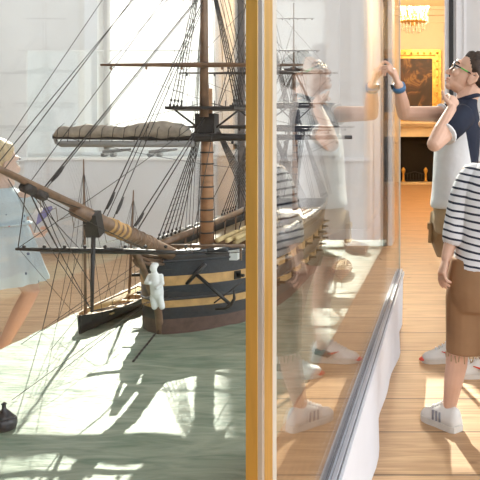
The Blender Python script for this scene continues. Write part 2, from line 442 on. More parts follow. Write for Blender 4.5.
# doorway surround
d = MB()
d.box((.005, YW - .05, 0), (.05, YW + .3, 2.95), 'trim')
d.box((.098, YW - .05, 0), (.22, YW, 3.1), 'trim'); d.box((.12, YW - .07, 0), (.15, YW - .05, 3.1), 'trim'); d.box((.2, YW - .07, 0), (.23, YW, 3.1), 'trim')
d.box((-.95, YW - .05, 0), (-.82, YW, 3.1), 'trim'); d.box((-.95, YW - .05, 2.95), (.22, YW, 3.1), 'trim')
struct(d, 'trim_1', 'white doorway architrave around the opening to the warm room', 'trim')
struct(MB().box((.052, YW - .09, 0), (.094, YW + .02, 2.95), 'black'), 'door_1', 'edge of a black door at the doorway', 'door')
bb = MB()
for a, b in ((-5.2, DR[0] - .14), (.23, 4.5)):
    bb.box((a, YW - .03, 0), (b, YW, .16), 'trim'); bb.box((a, YW - .045, 0), (b, YW, .05), 'trim')
    bb.box((a, YW - .03, .86), (b, YW, .9), 'trim')
struct(bb, 'baseboard_back', 'white skirting and dado rail along the back wall', 'trim')

# ------------------------------------------------------------------ warm far room
FY = 17.5
struct(MB().box((-2.6, YW + .15, -.1), (1.7, FY + .3, 0), 'floor'), 'floor_far', 'pine floor of the warm lit far room', 'floor')
struct(MB().box((-2.6, FY, 0), (1.7, FY + .2, 4.4), 'warm'), 'wall_far', 'cream end wall of the warm lit far room', 'wall')
struct(MB().box((-2.6, 11.0, 0), (-2.4, FY, 4.4), 'warm').box((-1.1, YW + .3, 0), (-.95, 11.0, 3.3), 'warm').box((-2.6, 11.0, 0), (-.95, 11.15, 4.4), 'warm'), 'wall_far_left', 'cream side wall of the far room on its left', 'wall')
struct(MB().box((1.5, 11.0, 0), (1.7, FY, 4.4), 'warm').box((.3, YW + .3, 0), (.45, 11.0, 3.3), 'warm').box((.3, 11.0, 0), (1.7, 11.15, 4.4), 'warm'), 'wall_far_right', 'cream side wall of the far room on its right', 'wall')
struct(MB().box((-2.6, 11.0, 4.4), (1.7, FY + .2, 4.5), 'warmtrim').box((-1.1, YW + .3, 3.2), (.45, 11.0, 3.3), 'warmtrim').box((-1.1, 11.0, 3.2), (.45, 11.15, 4.4), 'warmtrim'), 'ceiling_far', 'cream ceiling of the far room', 'ceiling')
cn = MB()
for z0, z1, dd in ((4.28, 4.4, .22), (4.16, 4.28, .12), (3.98, 4.03, .05), (1.0, 1.06, .04), (0, .2, .04)):
    cn.box((-2.4, FY - dd, z0), (1.5, FY, z1), 'warmtrim')
for x in (-.02, .95):
    cn.box((x, FY - .03, 1.3), (x + .06, FY, 3.8), 'warmtrim')
cn.box((-.02, FY - .03, 3.74), (1.0, FY, 3.8), 'warmtrim')
struct(cn, 'trim_2', 'cream cornice and panel mouldings on the far end wall', 'trim')
# painting
px0, px1, pz0, pz1 = -2.35, -.07, 1.52, 3.3
pr = empty('framed_painting', ((px0 + px1) / 2, FY - .04, pz0), 'large dark oil painting in a heavy gilt frame above the fireplace', 'painting')
fm = MB(); fw = .22
for k, (t, dd) in enumerate(((0, .10), (.07, .16), (.14, .08))):
    e = [.07, .07, .08][k]
    for a, b in (((px0 + t, pz0 + t), (px0 + t + e, pz1 - t)), ((px1 - t - e, pz0 + t), (px1 - t, pz1 - t)), ((px0 + t + e, pz0 + t), (px1 - t - e, pz0 + t + e)), ((px0 + t + e, pz1 - t - e), (px1 - t - e, pz1 - t))):
        fm.box((a[0], FY - dd, a[1]), (b[0], FY, b[1]), 'gilt')
for k in range(14):
    x = lerp(px0 + .1, px1 - .1, k / 13)
    for z in (pz0 + .1, pz1 - .1): fm.ell((x, FY - .16, z), (.03, .02, .03), 'gilt', nu=8, nv=6)
for k in range(9):
    z = lerp(pz0 + .1, pz1 - .1, k / 8)
    for x in (px0 + .1, px1 - .1): fm.ell((x, FY - .16, z), (.03, .02, .03), 'gilt', nu=8, nv=6)
tag(fm.build('gilt_frame', pr, pr.location), 'ornate gilt frame')
MB().box((px0 + fw, FY - .05, pz0 + fw), (px1 - fw, FY - .01, pz1 - fw), 'painting').build('canvas', pr, pr.location)
# fireplace
fr = empty('fireplace', (-1.15, FY - .3, 0), 'cream fireplace with a dark open hearth below the painting', 'fireplace')
s = MB()
s.box((-2.35, FY - .35, 0), (-2.05, FY, 1.17), 'stone'); s.box((-.2, FY - .35, 0), (.1, FY, 1.17), 'stone')
s.box((-2.35, FY - .35, 1.13), (.1, FY, 1.38), 'stone')
s.build('surround', fr, fr.location)
s = MB(); s.box((-2.45, FY - .45, 1.38), (.2, FY, 1.44), 'stone'); s.box((-2.5, FY - .5, 1.44), (.25, FY, 1.5), 'stone')
s.build('mantel_shelf', fr, fr.location)
MB().box((-2.05, FY - .06, 0), (-.2, FY - .005, 1.13), 'flat_black').build('firebox', fr, fr.location)
MB().box((-2.3, FY - .9, 0), (.05, FY - .35, .03), 'stone').build('hearth_slab', fr, fr.location)
g = MB()
for x in (-1.0, -.45):
    g.lathe((x, FY - .25, .02), [(.06, 0), (.03, .05), (.025, .2), (.05, .26), (.05, .3), (.01, .36)], 'brass', 10)
    g.build('firedog', fr, fr.location); g = MB()
g.tube([(-1.0, FY - .25, .2), (-.72, FY - .25, .27), (-.45, FY - .25, .2)], .012, 'iron')
for k in range(8):
    x = lerp(-.97, -.48, k / 7); g.tube([(x, FY - .25, .05), (x, FY - .25, .22)], .008, 'iron', 5)
g.tube([(-1.0, FY - .25, .06), (-.45, FY - .25, .06)], .012, 'iron')
g.build('grate', fr, fr.location)
# chandelier
CX, CY, CZ = -.53, 12.0, 2.95
ch = empty('chandelier', (CX, CY, 4.4), 'lit crystal chandelier hanging in the warm far room', 'chandelier')
r = ch.location
MB().tube([(CX, CY, 4.4), (CX, CY, 3.75)], .012, 'brass').lathe((CX, CY, 4.33), [(.08, .07), (.05, 0)], 'brass').build('chain', ch, r)
s = MB().lathe((CX, CY, 3.0), [(.01, 0), (.06, .03), (.03, .1), (.05, .2), (.025, .35), (.05, .5), (.02, .78)], 'brass', 12)
s.lathe((CX, CY, 3.08), [(.22, 0), (.235, .015), (.22, .03)], 'brass', 20)
s.build('stem', ch, r)
for k in range(10):
    a = 2 * PI * k / 10; c, q = math.cos(a), math.sin(a)
    MB().tube([(CX + c * .04, CY + q * .04, 3.2), (CX + c * .13, CY + q * .13, 3.1), (CX + c * .24, CY + q * .24, 3.16), (CX + c * .26, CY + q * .26, 3.25)], .01, 'brass', 6).build('arm', ch, r)
    MB().tube([(CX + c * .26, CY + q * .26, 3.25), (CX + c * .26, CY + q * .26, 3.33)], .012, 'white', 8).ell((CX + c * .26, CY + q * .26, 3.37), (.02, .02, .045), 'bulb', nu=8, nv=6).build('candle_bulb', ch, r)
cr = MB()
for R, z, n in ((.26, 3.16, 22), (.235, 3.28, 20), (.2, 3.04, 18), (.12, 2.99, 12), (.19, 3.4, 18), (.15, 3.5, 14), (.1, 3.62, 10)):
    for k in range(n):
        a = 2 * PI * k / n
        for j in range(3):
            cr.ell((CX + R * math.cos(a), CY + R * math.sin(a), z - .035 * j), (.014, .014, .02), 'crystal', nu=6, nv=4)
tag(cr.build('crystal_drops', ch, r), kind='stuff')
for x, y, z, e in ((CX, CY, 3.42, 120), (CX, CY, 3.2, 18), (-.6, 15.2, 3.6, 60), (-.35, 9.4, 2.9, 45)):  # one at the bulbs, one added among the crystals, two added fills without fittings
    L = bpy.data.lights.new('chandelier_and_fill_light', 'POINT'); L.energy = e; L.color = (1, .79, .53); L.shadow_soft_size = .25
    o = bpy.data.objects.new('chandelier_and_fill_light', L); COL.objects.link(o); o.location = (x, y, z)

# ------------------------------------------------------------------ display case
PX = -.262; PL = -1.21; Y0 = 1.0; Y1 = 4.14; RZ = .32; TOPZ = 2.3
dc = empty('display_case', (-.74, 2.57, 0), 'large glass display case with brass corner post holding the ship model', 'display case')
r = dc.location
pl = MB()
ny = 40; rows = []
for zz in (0, .02, .10, .2, RZ - .02):
    row = []
    for i in range(ny + 1):
        y = lerp(Y0, Y1, i / ny)
        wv = .010 * math.sin((y - 2.0) * 5.2) + .006 * math.sin(y * 11)
        k = 1 - zz / (RZ - .02)
        row.append(V((-.246 + .004 + k * wv * 1.2, y, zz)))
    rows.append(row)
pl.loft(rows, 'plinth', caps=False, closed=False)
pl.box((PL, Y0, 0), (-.262, Y1, RZ - .03), 'plinth')
tag(pl.build('plinth', dc, r), 'white plinth with a slightly warped skirt')
ra = MB()
ra.box((PX - .005, Y0 - .01, RZ - .03), (-.2615, Y1 + .01, RZ + .012), 'darkrail')
ra.box((-.2615, Y0 - .01, RZ - .03), (-.2575, Y1 + .01, RZ + .008), 'greyrail')
ra.box((-.2575, Y0 - .01, RZ - .03), (-.2555, Y1 + .01, RZ + .003), 'darkrail')
ra.box((-.2555, Y0 - .01, RZ - .03), (-.246, Y1 + .01, RZ + .006), 'greyrail')
ra.box((-.246, Y0 - .01, RZ - .03), (-.244, Y1 + .01, RZ - .002), 'darkrail')
ra.box((-.244, Y0 - .01, RZ - .03), (-.236, Y1 + .01, RZ - .010), 'plinth')
tag(ra.build('bottom_rail', dc, r), 'grey metal bottom rail')
MB().box((PL - .01, Y0 - .012, RZ - .03), (PX, Y0 + .012, RZ + .01), 'greyrail').box((PL - .01, Y0, RZ - .03), (PL + .012, Y1, RZ + .01), 'greyrail').box((PL, Y1 - .012, RZ - .03), (PX, Y1 + .012, RZ + .01), 'greyrail').build('bottom_rail', dc, r)
def pane(a, b): MB().box(a, b, 'glass').build('glass_pane', dc, r)
pane((PX - .006, Y0 + .058, RZ), (PX, Y1 - .012, TOPZ))
pane((PL + .02, Y0, RZ), (-.281, Y0 + .006, TOPZ))
pane((PL, Y0 + .02, RZ), (PL + .006, Y1 - .02, TOPZ))
pane((PL + .02, Y1 - .006, RZ), (PX - .012, Y1, TOPZ))
cp = MB()
cp.box((-.282, Y0 - .004, RZ), (-.2655, Y0 + .004, TOPZ), 'brass')
cp.box((-.266, Y0 + .012, RZ), (-.259, Y0 + .058, TOPZ), 'brass')
pst = cp.build('corner_post', dc, r); pst['label'] = 'brass corner post'
MB().box((-.2655, Y0 - .002, RZ), (-.2595, Y0 + .012, TOPZ), 'silver').build('silver_bead', pst, V((0, 0, 0)) + r)
MB().box((-.264, Y0 + .058, RZ), (-.2595, Y0 + .085, TOPZ), 'edge').build('glass_edge', pst, r)
tag(MB().box((PX - .014, Y1 - .012, RZ), (PX + .004, Y1 + .006, TOPZ), 'edge').build('corner_post', dc, r), 'thin pale far corner post')
MB().box((PL - .005, Y1 - .02, RZ), (PL + .032, Y1 + .01, TOPZ), 'bronze').build('corner_post', dc, r)
MB().box((PL - .005, Y0, RZ), (PL + .02, Y0 + .03, TOPZ), 'brass').build('corner_post', dc, r)
MB().box((PL - .01, Y0 - .01, TOPZ), (PX + .004, Y1 + .01, TOPZ + .008), 'glass').build('glass_top', dc, r)
# sea
SZ = .60; SX0, SX1, SY0, SY1 = -1.05, -.28, 1.018, 3.43
sr = empty('modelled_sea', (-.665, 2.2, RZ), 'pale green painted sea base under the ship model in the glass case', 'model sea')
nx, nyy = 60, 150; vs = []; fs = []
for j in range(nyy + 1):
    for i in range(nx + 1):
        x = lerp(SX0, SX1, i / nx); y = lerp(SY0, SY1, j / nyy)
        z = SZ + .004 * noise.noise(V((x * 6, y * 14, 0))) + .002 * noise.noise(V((x * 20, y * 40, 3)))
        vs.append((x, y, z))
for j in range(nyy):
    for i in range(nx):
        a = j * (nx + 1) + i; fs.append((a, a + 1, a + nx + 2, a + nx + 1))
MB().add(vs, fs, 'sea', True).build('water_surface', sr, sr.location)
MB().box((SX0, SY0, RZ - .02), (SX1, SY1, SZ - .006), 'sidewood').build('base_board', sr, sr.location)

# ------------------------------------------------------------------ ship
def cx(d): return interp([(1.6, -.745), (1.745, -.73), (1.85, -.69), (2.0, -.668), (3.4, -.662)], d)
SR = V((-.67, 2.5, SZ))
sh = empty('ship_model', SR, 'black hulled three masted sailing ship model with ochre bands on the green sea', 'model ship')
def part(mb, name, parent=sh, label=None, **kw):
    o = mb.build(name, parent, SR, **kw)
    if label: o['label'] = label
    return o
D0, D1 = 1.745, 3.28
bt = [(0, .006), (.012, .040), (.03, .070), (.055, .100), (.085, .128), (.14, .156), (.3, .176), (.6, .174), (.82, .155), (1, .115)]
bw = [(0, .004), (.012, .025), (.03, .055), (.055, .090), (.085, .122), (.14, .158), (.3, .184), (.6, .18), (.82, .14), (1, .06)]
ts = [0, .006, .012, .02, .03, .042, .055, .07, .085, .11, .14, .2, .3, .4, .5, .6, .7, .8, .88, .94, 1]
levels = [(-.03, 0), (.0, 0), (.028, .1), (.058, .25), (.08, .35), (.115, .55), (.14, .7), (.178, .9), (.19, 1), (.198, 1)]
lm = ['copper', 'copper', 'hull', 'ochre', 'hull', 'ochre', 'hull', 'darkspar', 'hull']
def sheer(t): return .012 * (1 - min(1, t / .25)) ** 2 + .02 * max(0, (t - .5) / .5) ** 2
def hullpt(t, lev, side):
    z, k = levels[lev]
    d = lerp(D0, D1, t) + (.03 * (1 - k) if t < .06 else 0) * (1 - t / .06) + 0
    b = lerp(interp(bw, t), interp(bt, t), k)
    return V((cx(d) + side * b, d, SZ + z + (sheer(t) * (1 if z > 0 else 0)) + (-.0 if t > .1 else -.0)))
h = MB()
for side in (-1, 1):
    for li in range(len(levels) - 1):
        a = [hullpt(t, li, side) for t in ts]; b = [hullpt(t, li + 1, side) for t in ts]
        rr = [a, b] if side < 0 else [b, a]
        h.loft(rr, lm[li], caps=False, closed=False)
for li in range(len(levels) - 1):  # transom
    h.add([hullpt(1, li, -1), hullpt(1, li, 1), hullpt(1, li + 1, 1), hullpt(1, li + 1, -1)], [(0, 1, 2, 3)], lm[li])
part(h, 'hull', label='black hull with ochre bands')
dk = MB()
dk.loft([[hullpt(t, 7, -1) + V((.004, 0, -.02)) for t in ts], [hullpt(t, 7, 1) + V((-.004, 0, -.02)) for t in ts]][::-1], 'deck', caps=False, closed=False, smooth=False)
part(dk, 'deck', label='pale planked deck')
for side in (-1, 1):
    rl = MB().tube([hullpt(t, 9, side) + V((0, 0, .002)) for t in ts], .006, 'hull', 6)
    part(rl, 'rail')
    wl_ = MB()
    for li in (4, 7): wl_.tube([hullpt(t, li, side) for t in ts], .0035, 'hull', 5)
    part(wl_, 'wale')
# gun ports
for side in (1, -1):
    for row, (li, off, n, t0, t1) in enumerate(((3, .0, 9, .13, .9), (5, .0, 9, .09, .86))):
        for k in range(n):
            t = lerp(t0, t1, k / (n - 1))
            p = (hullpt(t, li, side) + hullpt(t, li + 1, side)) / 2
            dirv = (hullpt(t + .01, li, side) - hullpt(t - .01, li, side)).normalized()
            out = V((side * dirv.y, -side * dirv.x, 0)).normalized()
            gp = MB().obox(p, dirv * .011, V((0, 0, .011)), out * .003, 'flat_black')
            g_o = part(gp, 'gun_port', label='dark square gun port')
            if row == 0 or k % 3 == 1:
                up = V((0, 0, 1)); lid = MB()
                ax = (out * .9 + up * .35).normalized(); nn = dirv.cross(ax)
                c = p + up * .012 + ax * .012
                lid.obox(c, dirv * .011, ax * .011, nn * .0015, 'ochre')
                part(lid, 'port_lid', g_o, 'ochre raised port lid')
            part(MB().tube([p - out * .01, p + out * .022, p + out * .024], [.0055, .004, .005], 'iron', 8), 'cannon', g_o)
# stem, head rails, cathead
st = MB()
st.tube([P(161, 345, 1.80), P(160, 330, 1.785), P(158, 308, 1.755), P(150, 288, 1.72), P(143, 268, 1.68), P(136, 250, 1.64)], [.010, .010, .010, .009, .008, .007], 'spar', 8, flat=.8)
part(st, 'stem', label='brown curved stem timber')
hr = MB()
for k in range(3):
    hr.tube([P(136, 250 + 5 * k, 1.64 + .01 * k), P(148, 256 + 4 * k, 1.70), P(166, 258 + 3 * k, 1.77)], .0042, 'spar', 6)
    hr.tube([P(134, 250 + 5 * k, 1.64 + .01 * k), P(138, 258 + 4 * k, 1.74), P(144, 262 + 3 * k, 1.82)], .0042, 'spar', 6)
part(hr, 'head_rails')
for side in (-1, 1):
    c = MB().tube([(-.70 + side * .05, 1.83, .80), (-.705 + side * .15, 1.79, .812)], .0075, 'hull', 4)
    part(c, 'cathead')
# figurehead
fg = MB()
fb = P(155.5, 284, 1.655)
fg.capsule([fb + V((.004, .01, -.045)), fb + V((.004, 0, -.02)), fb + V((.002, -.004, .008)), fb + V((0, -.006, .022))], [.010, .0155, .0145, .010], 'white', flat=.85)
fg.capsule([fb + V((0, -.006, .02)), fb + V((0, -.007, .034))], [.006, .006], 'white')
fg.ell(fb + V((-.001, -.010, .040)), (.0085, .009, .0105), 'white')
fg.ell(fb + V((0, -.004, .045)), (.0095, .0095, .007), 'white')
fg.capsule([fb + V((.014, -.002, .02)), fb + V((.020, -.008, .002)), fb + V((.010, -.018, -.006))], [.0055, .005, .004], 'white')
fg.capsule([fb + V((-.013, -.002, .02)), fb + V((-.019, -.010, .004)), fb + V((-.008, -.019, .006))], [.0055, .005, .004], 'white')
fg.capsule([fb + V((.010, .0, -.03)), fb + V((.014, .004, -.055))], [.008, .007], 'white')
fg.capsule([fb + V((-.006, .0, -.03)), fb + V((-.004, .004, -.055))], [.008, .007], 'white')
part(fg, 'figurehead', label='white carved robed figurehead', remesh=.0022, smooth_it=1)
# bowsprit
def bs(x):   # bowsprit axis at a pixel column of the picture
    d = .70 * F / (VX - x); return V((-.70, d, 1.043 - (d - 1.10) * .365))
B0, B1 = V((-.69, 1.95, .745)), V((-.70, 1.36, .953))
bsp = part(MB().tube([B0, lerp(B0, B1, .5), B1 + (B1 - B0) * .05], [.017, .017, .013], 'spar', 12), 'bowsprit')
jb = part(MB().tube([V((-.70, 1.62, .868)), V((-.70, 1.37, .957)), V((-.70, 1.12, 1.045)), V((-.70, 1.075, 1.06))], [.0085, .0085, .0055, .004], 'spar', 10), 'jib_boom')
gm = MB()
for k in range(11):
    t = k / 10; p = lerp(V((-.699, 1.46, .917)), V((-.695, 1.66, .848)), t); ax = (B1 - B0).normalized()
    gm.tube([p - ax * .004, p + ax * .004], .0185 if k % 2 else .0175, 'ochre' if k in (0, 1, 2, 3) else 'spar', 12)
part(gm, 'gammoning', bsp, 'rope bound lashing')
cpc = P(93.5, 224, 1.385)
part(MB().obox(cpc, (.0135, 0, 0), (0, .011, .004), (0, -.008, .0225), 'darkspar'), 'bowsprit_cap', bsp, 'dark wooden block')
bx = MB()
for xk in (28, 40):
    p = bs(xk) ; bx.tube([p + V((0, -.012, .004)), p + V((0, .012, -.004))], .009, 'rope', 8)
part(bx, 'collar', jb)
part(MB().tube([P(93.5, 234, 1.385), P(92.5, 272, 1.38), P(92, 312, 1.38)], [.0045, .004, .003], 'darkspar', 8), 'dolphin_striker')
sy = MB().tube([P(16, 249, 1.45), P(60, 250, 1.45), P(105, 251, 1.45), P(150, 252, 1.45), P(192, 252.5, 1.45)], [.003, .0052, .006, .0052, .003], 'darkspar', 8)
for k in range(9):
    p = P(lerp(24, 186, k / 8), 249.5, 1.45); sy.ell(p + V((0, 0, .006)), (.004, .004, .0035), 'darkspar', nu=6, nv=5)
part(sy, 'spritsail_yard')

# masts
def rope(pts, r=.0011, m='rope', n=4, sag=0):
    a, b = V(pts[0]), V(pts[-1])
    if len(pts) == 2:
        k = 6 if sag else 1
        pts = [lerp(a, b, i / k) - V((0, 0, sag * math.sin(PI * i / k))) for i in range(k + 1)]
    return MB().tube(pts, r, m, n)
def ladder(tops, bots, nrat, r=.0012, rr=.0007):
    mb = MB(); n = len(tops)
    for a, b in zip(tops, bots):
        mb.tube([b, a], r, 'rope', 4)
        q = lerp(V(b), V(a), .035); mb.ell(q, (.0038, .0025, .0045), 'darkspar', nu=6, nv=5)
        q = lerp(V(b), V(a), .0); mb.ell(q, (.0038, .0025, .0045), 'darkspar', nu=6, nv=5)
    for k in range(1, nrat):
        t = .06 + .9 * k / nrat
        mb.tube([lerp(V(b), V(a), t) for a, b in zip(tops, bots)], rr, 'rope', 3)
    return mb
def mast(name, label, x, d, zs, ztop, zcross, ztruck, r0, sidehalf, zchan, tophalf, fwd=1):
    lo = MB().tube([(x, d, zs), (x, d, lerp(zs, ztop, .6)), (x, d, ztop + .06)], [r0, r0 * .95, r0 * .8], 'mast', 14)
    k = 0; z = zs + .03
    while z < ztop - .06:
        lo.tube([(x, d, z), (x, d, z + .004)], r0 * 1.05, 'darkspar', 14); z += .032
    root = part(lo, name, label=label)
    tp = MB()
    tp.box((x - tophalf, d - .06, ztop), (x + tophalf, d + .07, ztop + .008), 'darkspar')
    for s_ in (-1, 1): tp.tube([(x + s_ * tophalf * .95, d, ztop), (x + s_ * r0, d, ztop - .055)], .003, 'darkspar', 5)
    tp.box((x - r0 * 1.5, d - .02, ztop - .07), (x + r0 * 1.5, d + .02, ztop - .01), 'darkspar')
    for i in range(7):
        xx = lerp(x - tophalf, x + tophalf, i / 6); tp.tube([(xx, d + .065, ztop), (xx, d + .065, ztop + .03)], .0015, 'darkspar', 4)
    part(tp, 'top_platform', root, 'dark platform of the mast top')
    part(MB().tube([(x, d - r0 * 1.3, ztop - .02), (x, d - r0 * 1.3, zcross)], [r0 * .72, r0 * .5], 'spar', 10), 'topmast', root)
    c = MB().box((x - tophalf * .55, d - .035, zcross - .03), (x + tophalf * .55, d + .03, zcross - .025), 'darkspar')
    c.box((x - r0, d - .04, zcross - .05), (x + r0, d + .01, zcross - .02), 'darkspar')
    part(c, 'crosstrees', root)
    part(MB().tube([(x, d - r0 * 2.1, zcross - .05), (x, d - r0 * 2.1, ztruck)], [r0 * .42, r0 * .18], 'spar', 8).ell((x, d - r0 * 2.1, ztruck), (.004, .004, .003), 'darkspar'), 'topgallant_mast', root)
    for s_ in (-1, 1):
        n = 6
        tops = [V((x + s_ * r0 * .8, d + .004 * i, ztop - .03)) for i in range(n)]
        bots = [V((x + s_ * sidehalf, d + .02 + .032 * i, zchan)) for i in range(n)]
        part(ladder(tops, bots, 16, .0015), 'lower_shrouds', label='tarred lower shrouds with ratlines')
        n = 4
        tops = [V((x + s_ * .004, d - r0 * 1.3 + .004 * i, zcross - .04)) for i in range(n)]
        bots = [V((x + s_ * tophalf * (.95 - .0 * i), d - .035 + .026 * i, ztop + .012)) for i in range(n)]
        part(ladder(tops, bots, 24, .0016 if s_ > 0 else .0012, .0010), 'topmast_shrouds', label='upper shrouds with ratlines')
        # futtock + backstays
        bk = MB()
        for i in range(3):
            bk.tube([(x + s_ * .003, d, zcross - .02 + .05 * i), (x + s_ * sidehalf, d + .23 + .03 * i, zchan)], .0009, 'rope', 4)
        part(bk, 'backstays')
    return root
def yard(name, parent, x, d, z, half, r, sides=(-1, 1), m='darkspar', tilt=0.0, blocks=True):
    pts = []; rs = []
    for k in range(9):
        u = k / 4 - 1
        pts.append((x + u * half, d, z + tilt * u)); rs.append(r * (1 - .55 * abs(u)))
    mb = MB().tube(pts, rs, m, 8)
    if blocks:
        for u in (-.9, -.55, -.2, .2, .55, .9): mb.ell((x + u * half, d, z - r * 1.2), (.004, .003, .005), m, nu=6, nv=5)
    return part(mb, name, parent)
FX, FD = -.662, 1.955
fore = mast('foremast', 'brown banded foremast', FX, FD, .74, 1.178, 1.64, 1.98, .0180, .145, .815, .094)
fy_ = yard('fore_yard', fore, FX, FD - .035, 1.102, .41, .0115)
ft_ = yard('fore_topsail_yard', fore, FX, FD - .04, 1.300, .277, .0072, m='spar')
MXX, MD = cx(2.55), 2.55
main = mast('mainmast', 'mainmast behind the brass post', MXX, MD, .76, 1.21, 1.67, 2.02, .0185, .15, .82, .098)
yard('main_yard', main, MXX, MD - .035, 1.140, .345, .008)
yard('main_topsail_yard', main, MXX, MD - .04, 1.333, .285, .006)
ZX, ZD = -.66, 3.1
mz = mast('mizzenmast', 'slender mizzenmast near the stern', ZX, ZD, .78, 1.235, 1.43, 1.69, .0125, .115, .83, .075)
yard('crossjack_yard', mz, ZX, ZD - .03, 1.135, .17, .008)
yard('mizzen_topsail_yard', mz, ZX, ZD - .03, 1.392, .13, .009)
yard('mizzen_top_yard', mz, ZX, ZD - .03, 1.252, .14, .006)
yard('mizzen_royal_yard', mz, ZX, ZD - .03, 1.484, .115, .004)
yard('mizzen_flag_yard', mz, ZX, ZD - .03, 1.625, .09, .003)
# furled sail on the left arm of the fore yard
fs_ = MB(); rings = []
for k in range(29):
    t = k / 28; x = FX - .405 + t * .375
    h_ = interp([(0, .004), (.04, .014), (.25, .018), (.5, .014), (.62, .020), (.8, .024), (.95, .018), (1, .008)], t)
    h_ *= 1 + .10 * noise.noise(V((t * 9, 0, 0))); wd = h_ * .75
    c = V((x, FD - .04, 1.106 + h_ * .75))
    ring = []
    for j in range(14):
        a = 2 * PI * j / 14
        q = 1 + .22 * noise.noise(V((t * 16, math.cos(a) * 1.4, math.sin(a) * 1.4)))
        ring.append(c + V((0, wd * q * math.cos(a), h_ * q * math.sin(a))))
    rings.append(ring)
fs_.loft(rings, 'canvas')
part(fs_, 'furled_sail', fore, 'beige furled sail bundled on the yard')
tie = MB()
for k in range(12):
    x = FX - .385 + k * .03
    tie.tube([(x, FD - .065, 1.09), (x + .004, FD - .064, 1.125), (x + .008, FD - .04, 1.14)], .001, 'rope', 4)
part(tie, 'gasket', fore)
lf = MB().tube([(FX - .41, FD - .035, 1.11), (FX - .40, FD - .035, 1.088), (FX - .385, FD - .04, 1.084), (FX - .02, FD - .05, 1.084)], [.003, .006, .009, .009], 'grey', 8)
part(lf, 'studding_sail_boom', fore, 'grey boom under the fore yard')
# stays to the bowsprit
for z, xb, rr in ((1.75, 2, .0011), (1.72, -6, .0010), (1.64, 28, .0010), (1.51, 41, .0018), (1.505, 43, .0012), (1.49, 100, .0016), (1.48, 104, .0011), (1.47, 110, .0012), (1.90, -10, .0008), (1.16, 128, .0018), (1.15, 133, .0018)):
    part(rope([(FX, FD - .02, z), bs(xb) + V((0, 0, .006))], rr), 'stay')
for a, b in (((41, 185), .012), ((105, 218), .02), ((112, 221), .02)):
    pass
heart = MB()
for z, xb in ((1.51, 41), (1.49, 100), (1.47, 110), (1.16, 128)):
    a = V((FX, FD - .02, z)); b = bs(xb); t = .06 / (a - b).length; q = lerp(b, a, t); dirv = (a - b).normalized()
    heart.tube([q - dirv * .022, q - dirv * .006, q + dirv * .006, q + dirv * .022], [.0018, .0035, .0035, .0018], 'darkspar', 6)
part(heart, 'deadeye')
# spritsail yard ropes, jib guys, martingales
Yl, Yr = P(18, 248, 1.45), P(190, 251, 1.45)
STK = P(92, 311, 1.38)
for a, b in ((Yl, (FX - .02, FD - .03, 1.14)), (Yr, (FX + .03, FD - .03, 1.14)), (bs(28), P(58, 249, 1.45)), (bs(28), P(80, 249, 1.45)), (bs(40), P(62, 249, 1.45)),
             (bs(26), Yl), (bs(26), P(150, 251, 1.45)), (bs(8), STK), (bs(28), STK), (bs(40), P(92, 285, 1.38)), (STK, V((-.69, 1.76, .70))), (STK, V((-.69, 1.755, .72))),
             (Yl, V((-.85, 1.95, .8))), (Yr, V((-.52, 1.85, .80))), (P(60, 250, 1.45), P(42, 331, 1.80)), (bs(28), P(100, 213, 1.4))):
    part(rope([a, b], .0009, sag=.004), 'guy')
mm = MB()
for xk in (40, 56, 72, 86, 104, 120):   # hanging netting loops under the jib boom
    a, b = bs(xk), bs(xk + 16); mm.tube([a - V((0, 0, .008)), lerp(a, b, .5) - V((.012, 0, .026)), b - V((0, 0, .010))], .0007, 'hemp', 3)
part(mm, 'netting')
# yard lifts and braces
for (yx, yd, yz, half, zt, m_) in ((FX, FD - .035, 1.102, .41, 1.20, fore), (FX, FD - .04, 1.30, .277, 1.60, fore), (MXX, MD - .035, 1.14, .345, 1.24, main), (MXX, MD - .04, 1.333, .285, 1.63, main), (ZX, ZD - .03, 1.392, .13, 1.5, mz)):
    for s_ in (-1, 1):
        part(rope([(yx + s_ * half * .93, yd, yz), (yx, yd + .03, zt)], .0008), 'lift', m_)
        part(rope([(yx + s_ * half * .93, yd, yz), (yx * 0 + cx(yd + .6), yd + .6, yz - .12)], .0008, sag=.01), 'brace', m_)
for k in range(7):   # halyards beside the masts
    a = random.uniform(-.05, .05)
    part(rope([(FX + a, FD + .01 + .01 * k, .80), (FX + a * .3, FD, 1.15 + .05 * (k % 3))], .0009), 'halyard', fore)
for k in range(9):
    s_ = -1 if k % 2 else 1
    part(rope([(FX + s_ * (.02 + .015 * k), FD + .02, 1.19), (FX + s_ * .01, FD, 1.60 + .03 * k)], .0006, 'hemp'), 'halyard', fore)
for z0, z1, s_ in ((1.16, .83, -1), (1.16, .83, 1), (1.6, 1.19, 0), (1.75, 1.2, 0)):
    part(rope([(MXX + s_ * .03, MD - .03, z0), (FX + s_ * .06, FD + .1, z1)], .0014), 'stay', main)
    part(rope([(ZX + s_ * .02, ZD - .03, min(z0, 1.6)), (MXX + s_ * .05, MD + .1, z1)], .0012), 'stay', mz)
# bow lines to the sea
for a, b, rr in ((P(140, 262, 1.7), P(20, 345, 1.70), .0007), (P(150, 300, 1.73), P(12, 400, 1.33), .0007), (P(150, 302, 1.73), P(60, 372, 1.50), .0007), (P(140, 270, 1.7), P(42, 331, 1.80), .0007), (bs(90), P(55, 330, 1.85), .0006), (Yl, P(78, 318, 1.78), .0006)):
    part(rope([a, b], rr), 'mooring_line')
ck = MB(); a, b = P(155, 334, 1.735), P(134, 362, 1.565); b.z = SZ + .003
for k in range(18):
    q = lerp(a, b, k / 17); dirv = (b - a).normalized(); sd = dirv.cross(V((0, 0, 1))).normalized() if k % 2 else V((0, 0, 1))
    ck.tube([q - dirv * .007, q + dirv * .007], .0026 if k % 2 else .0020, 'iron', 6)
part(ck, 'anchor_chain', label='black anchor chain running into the sea')
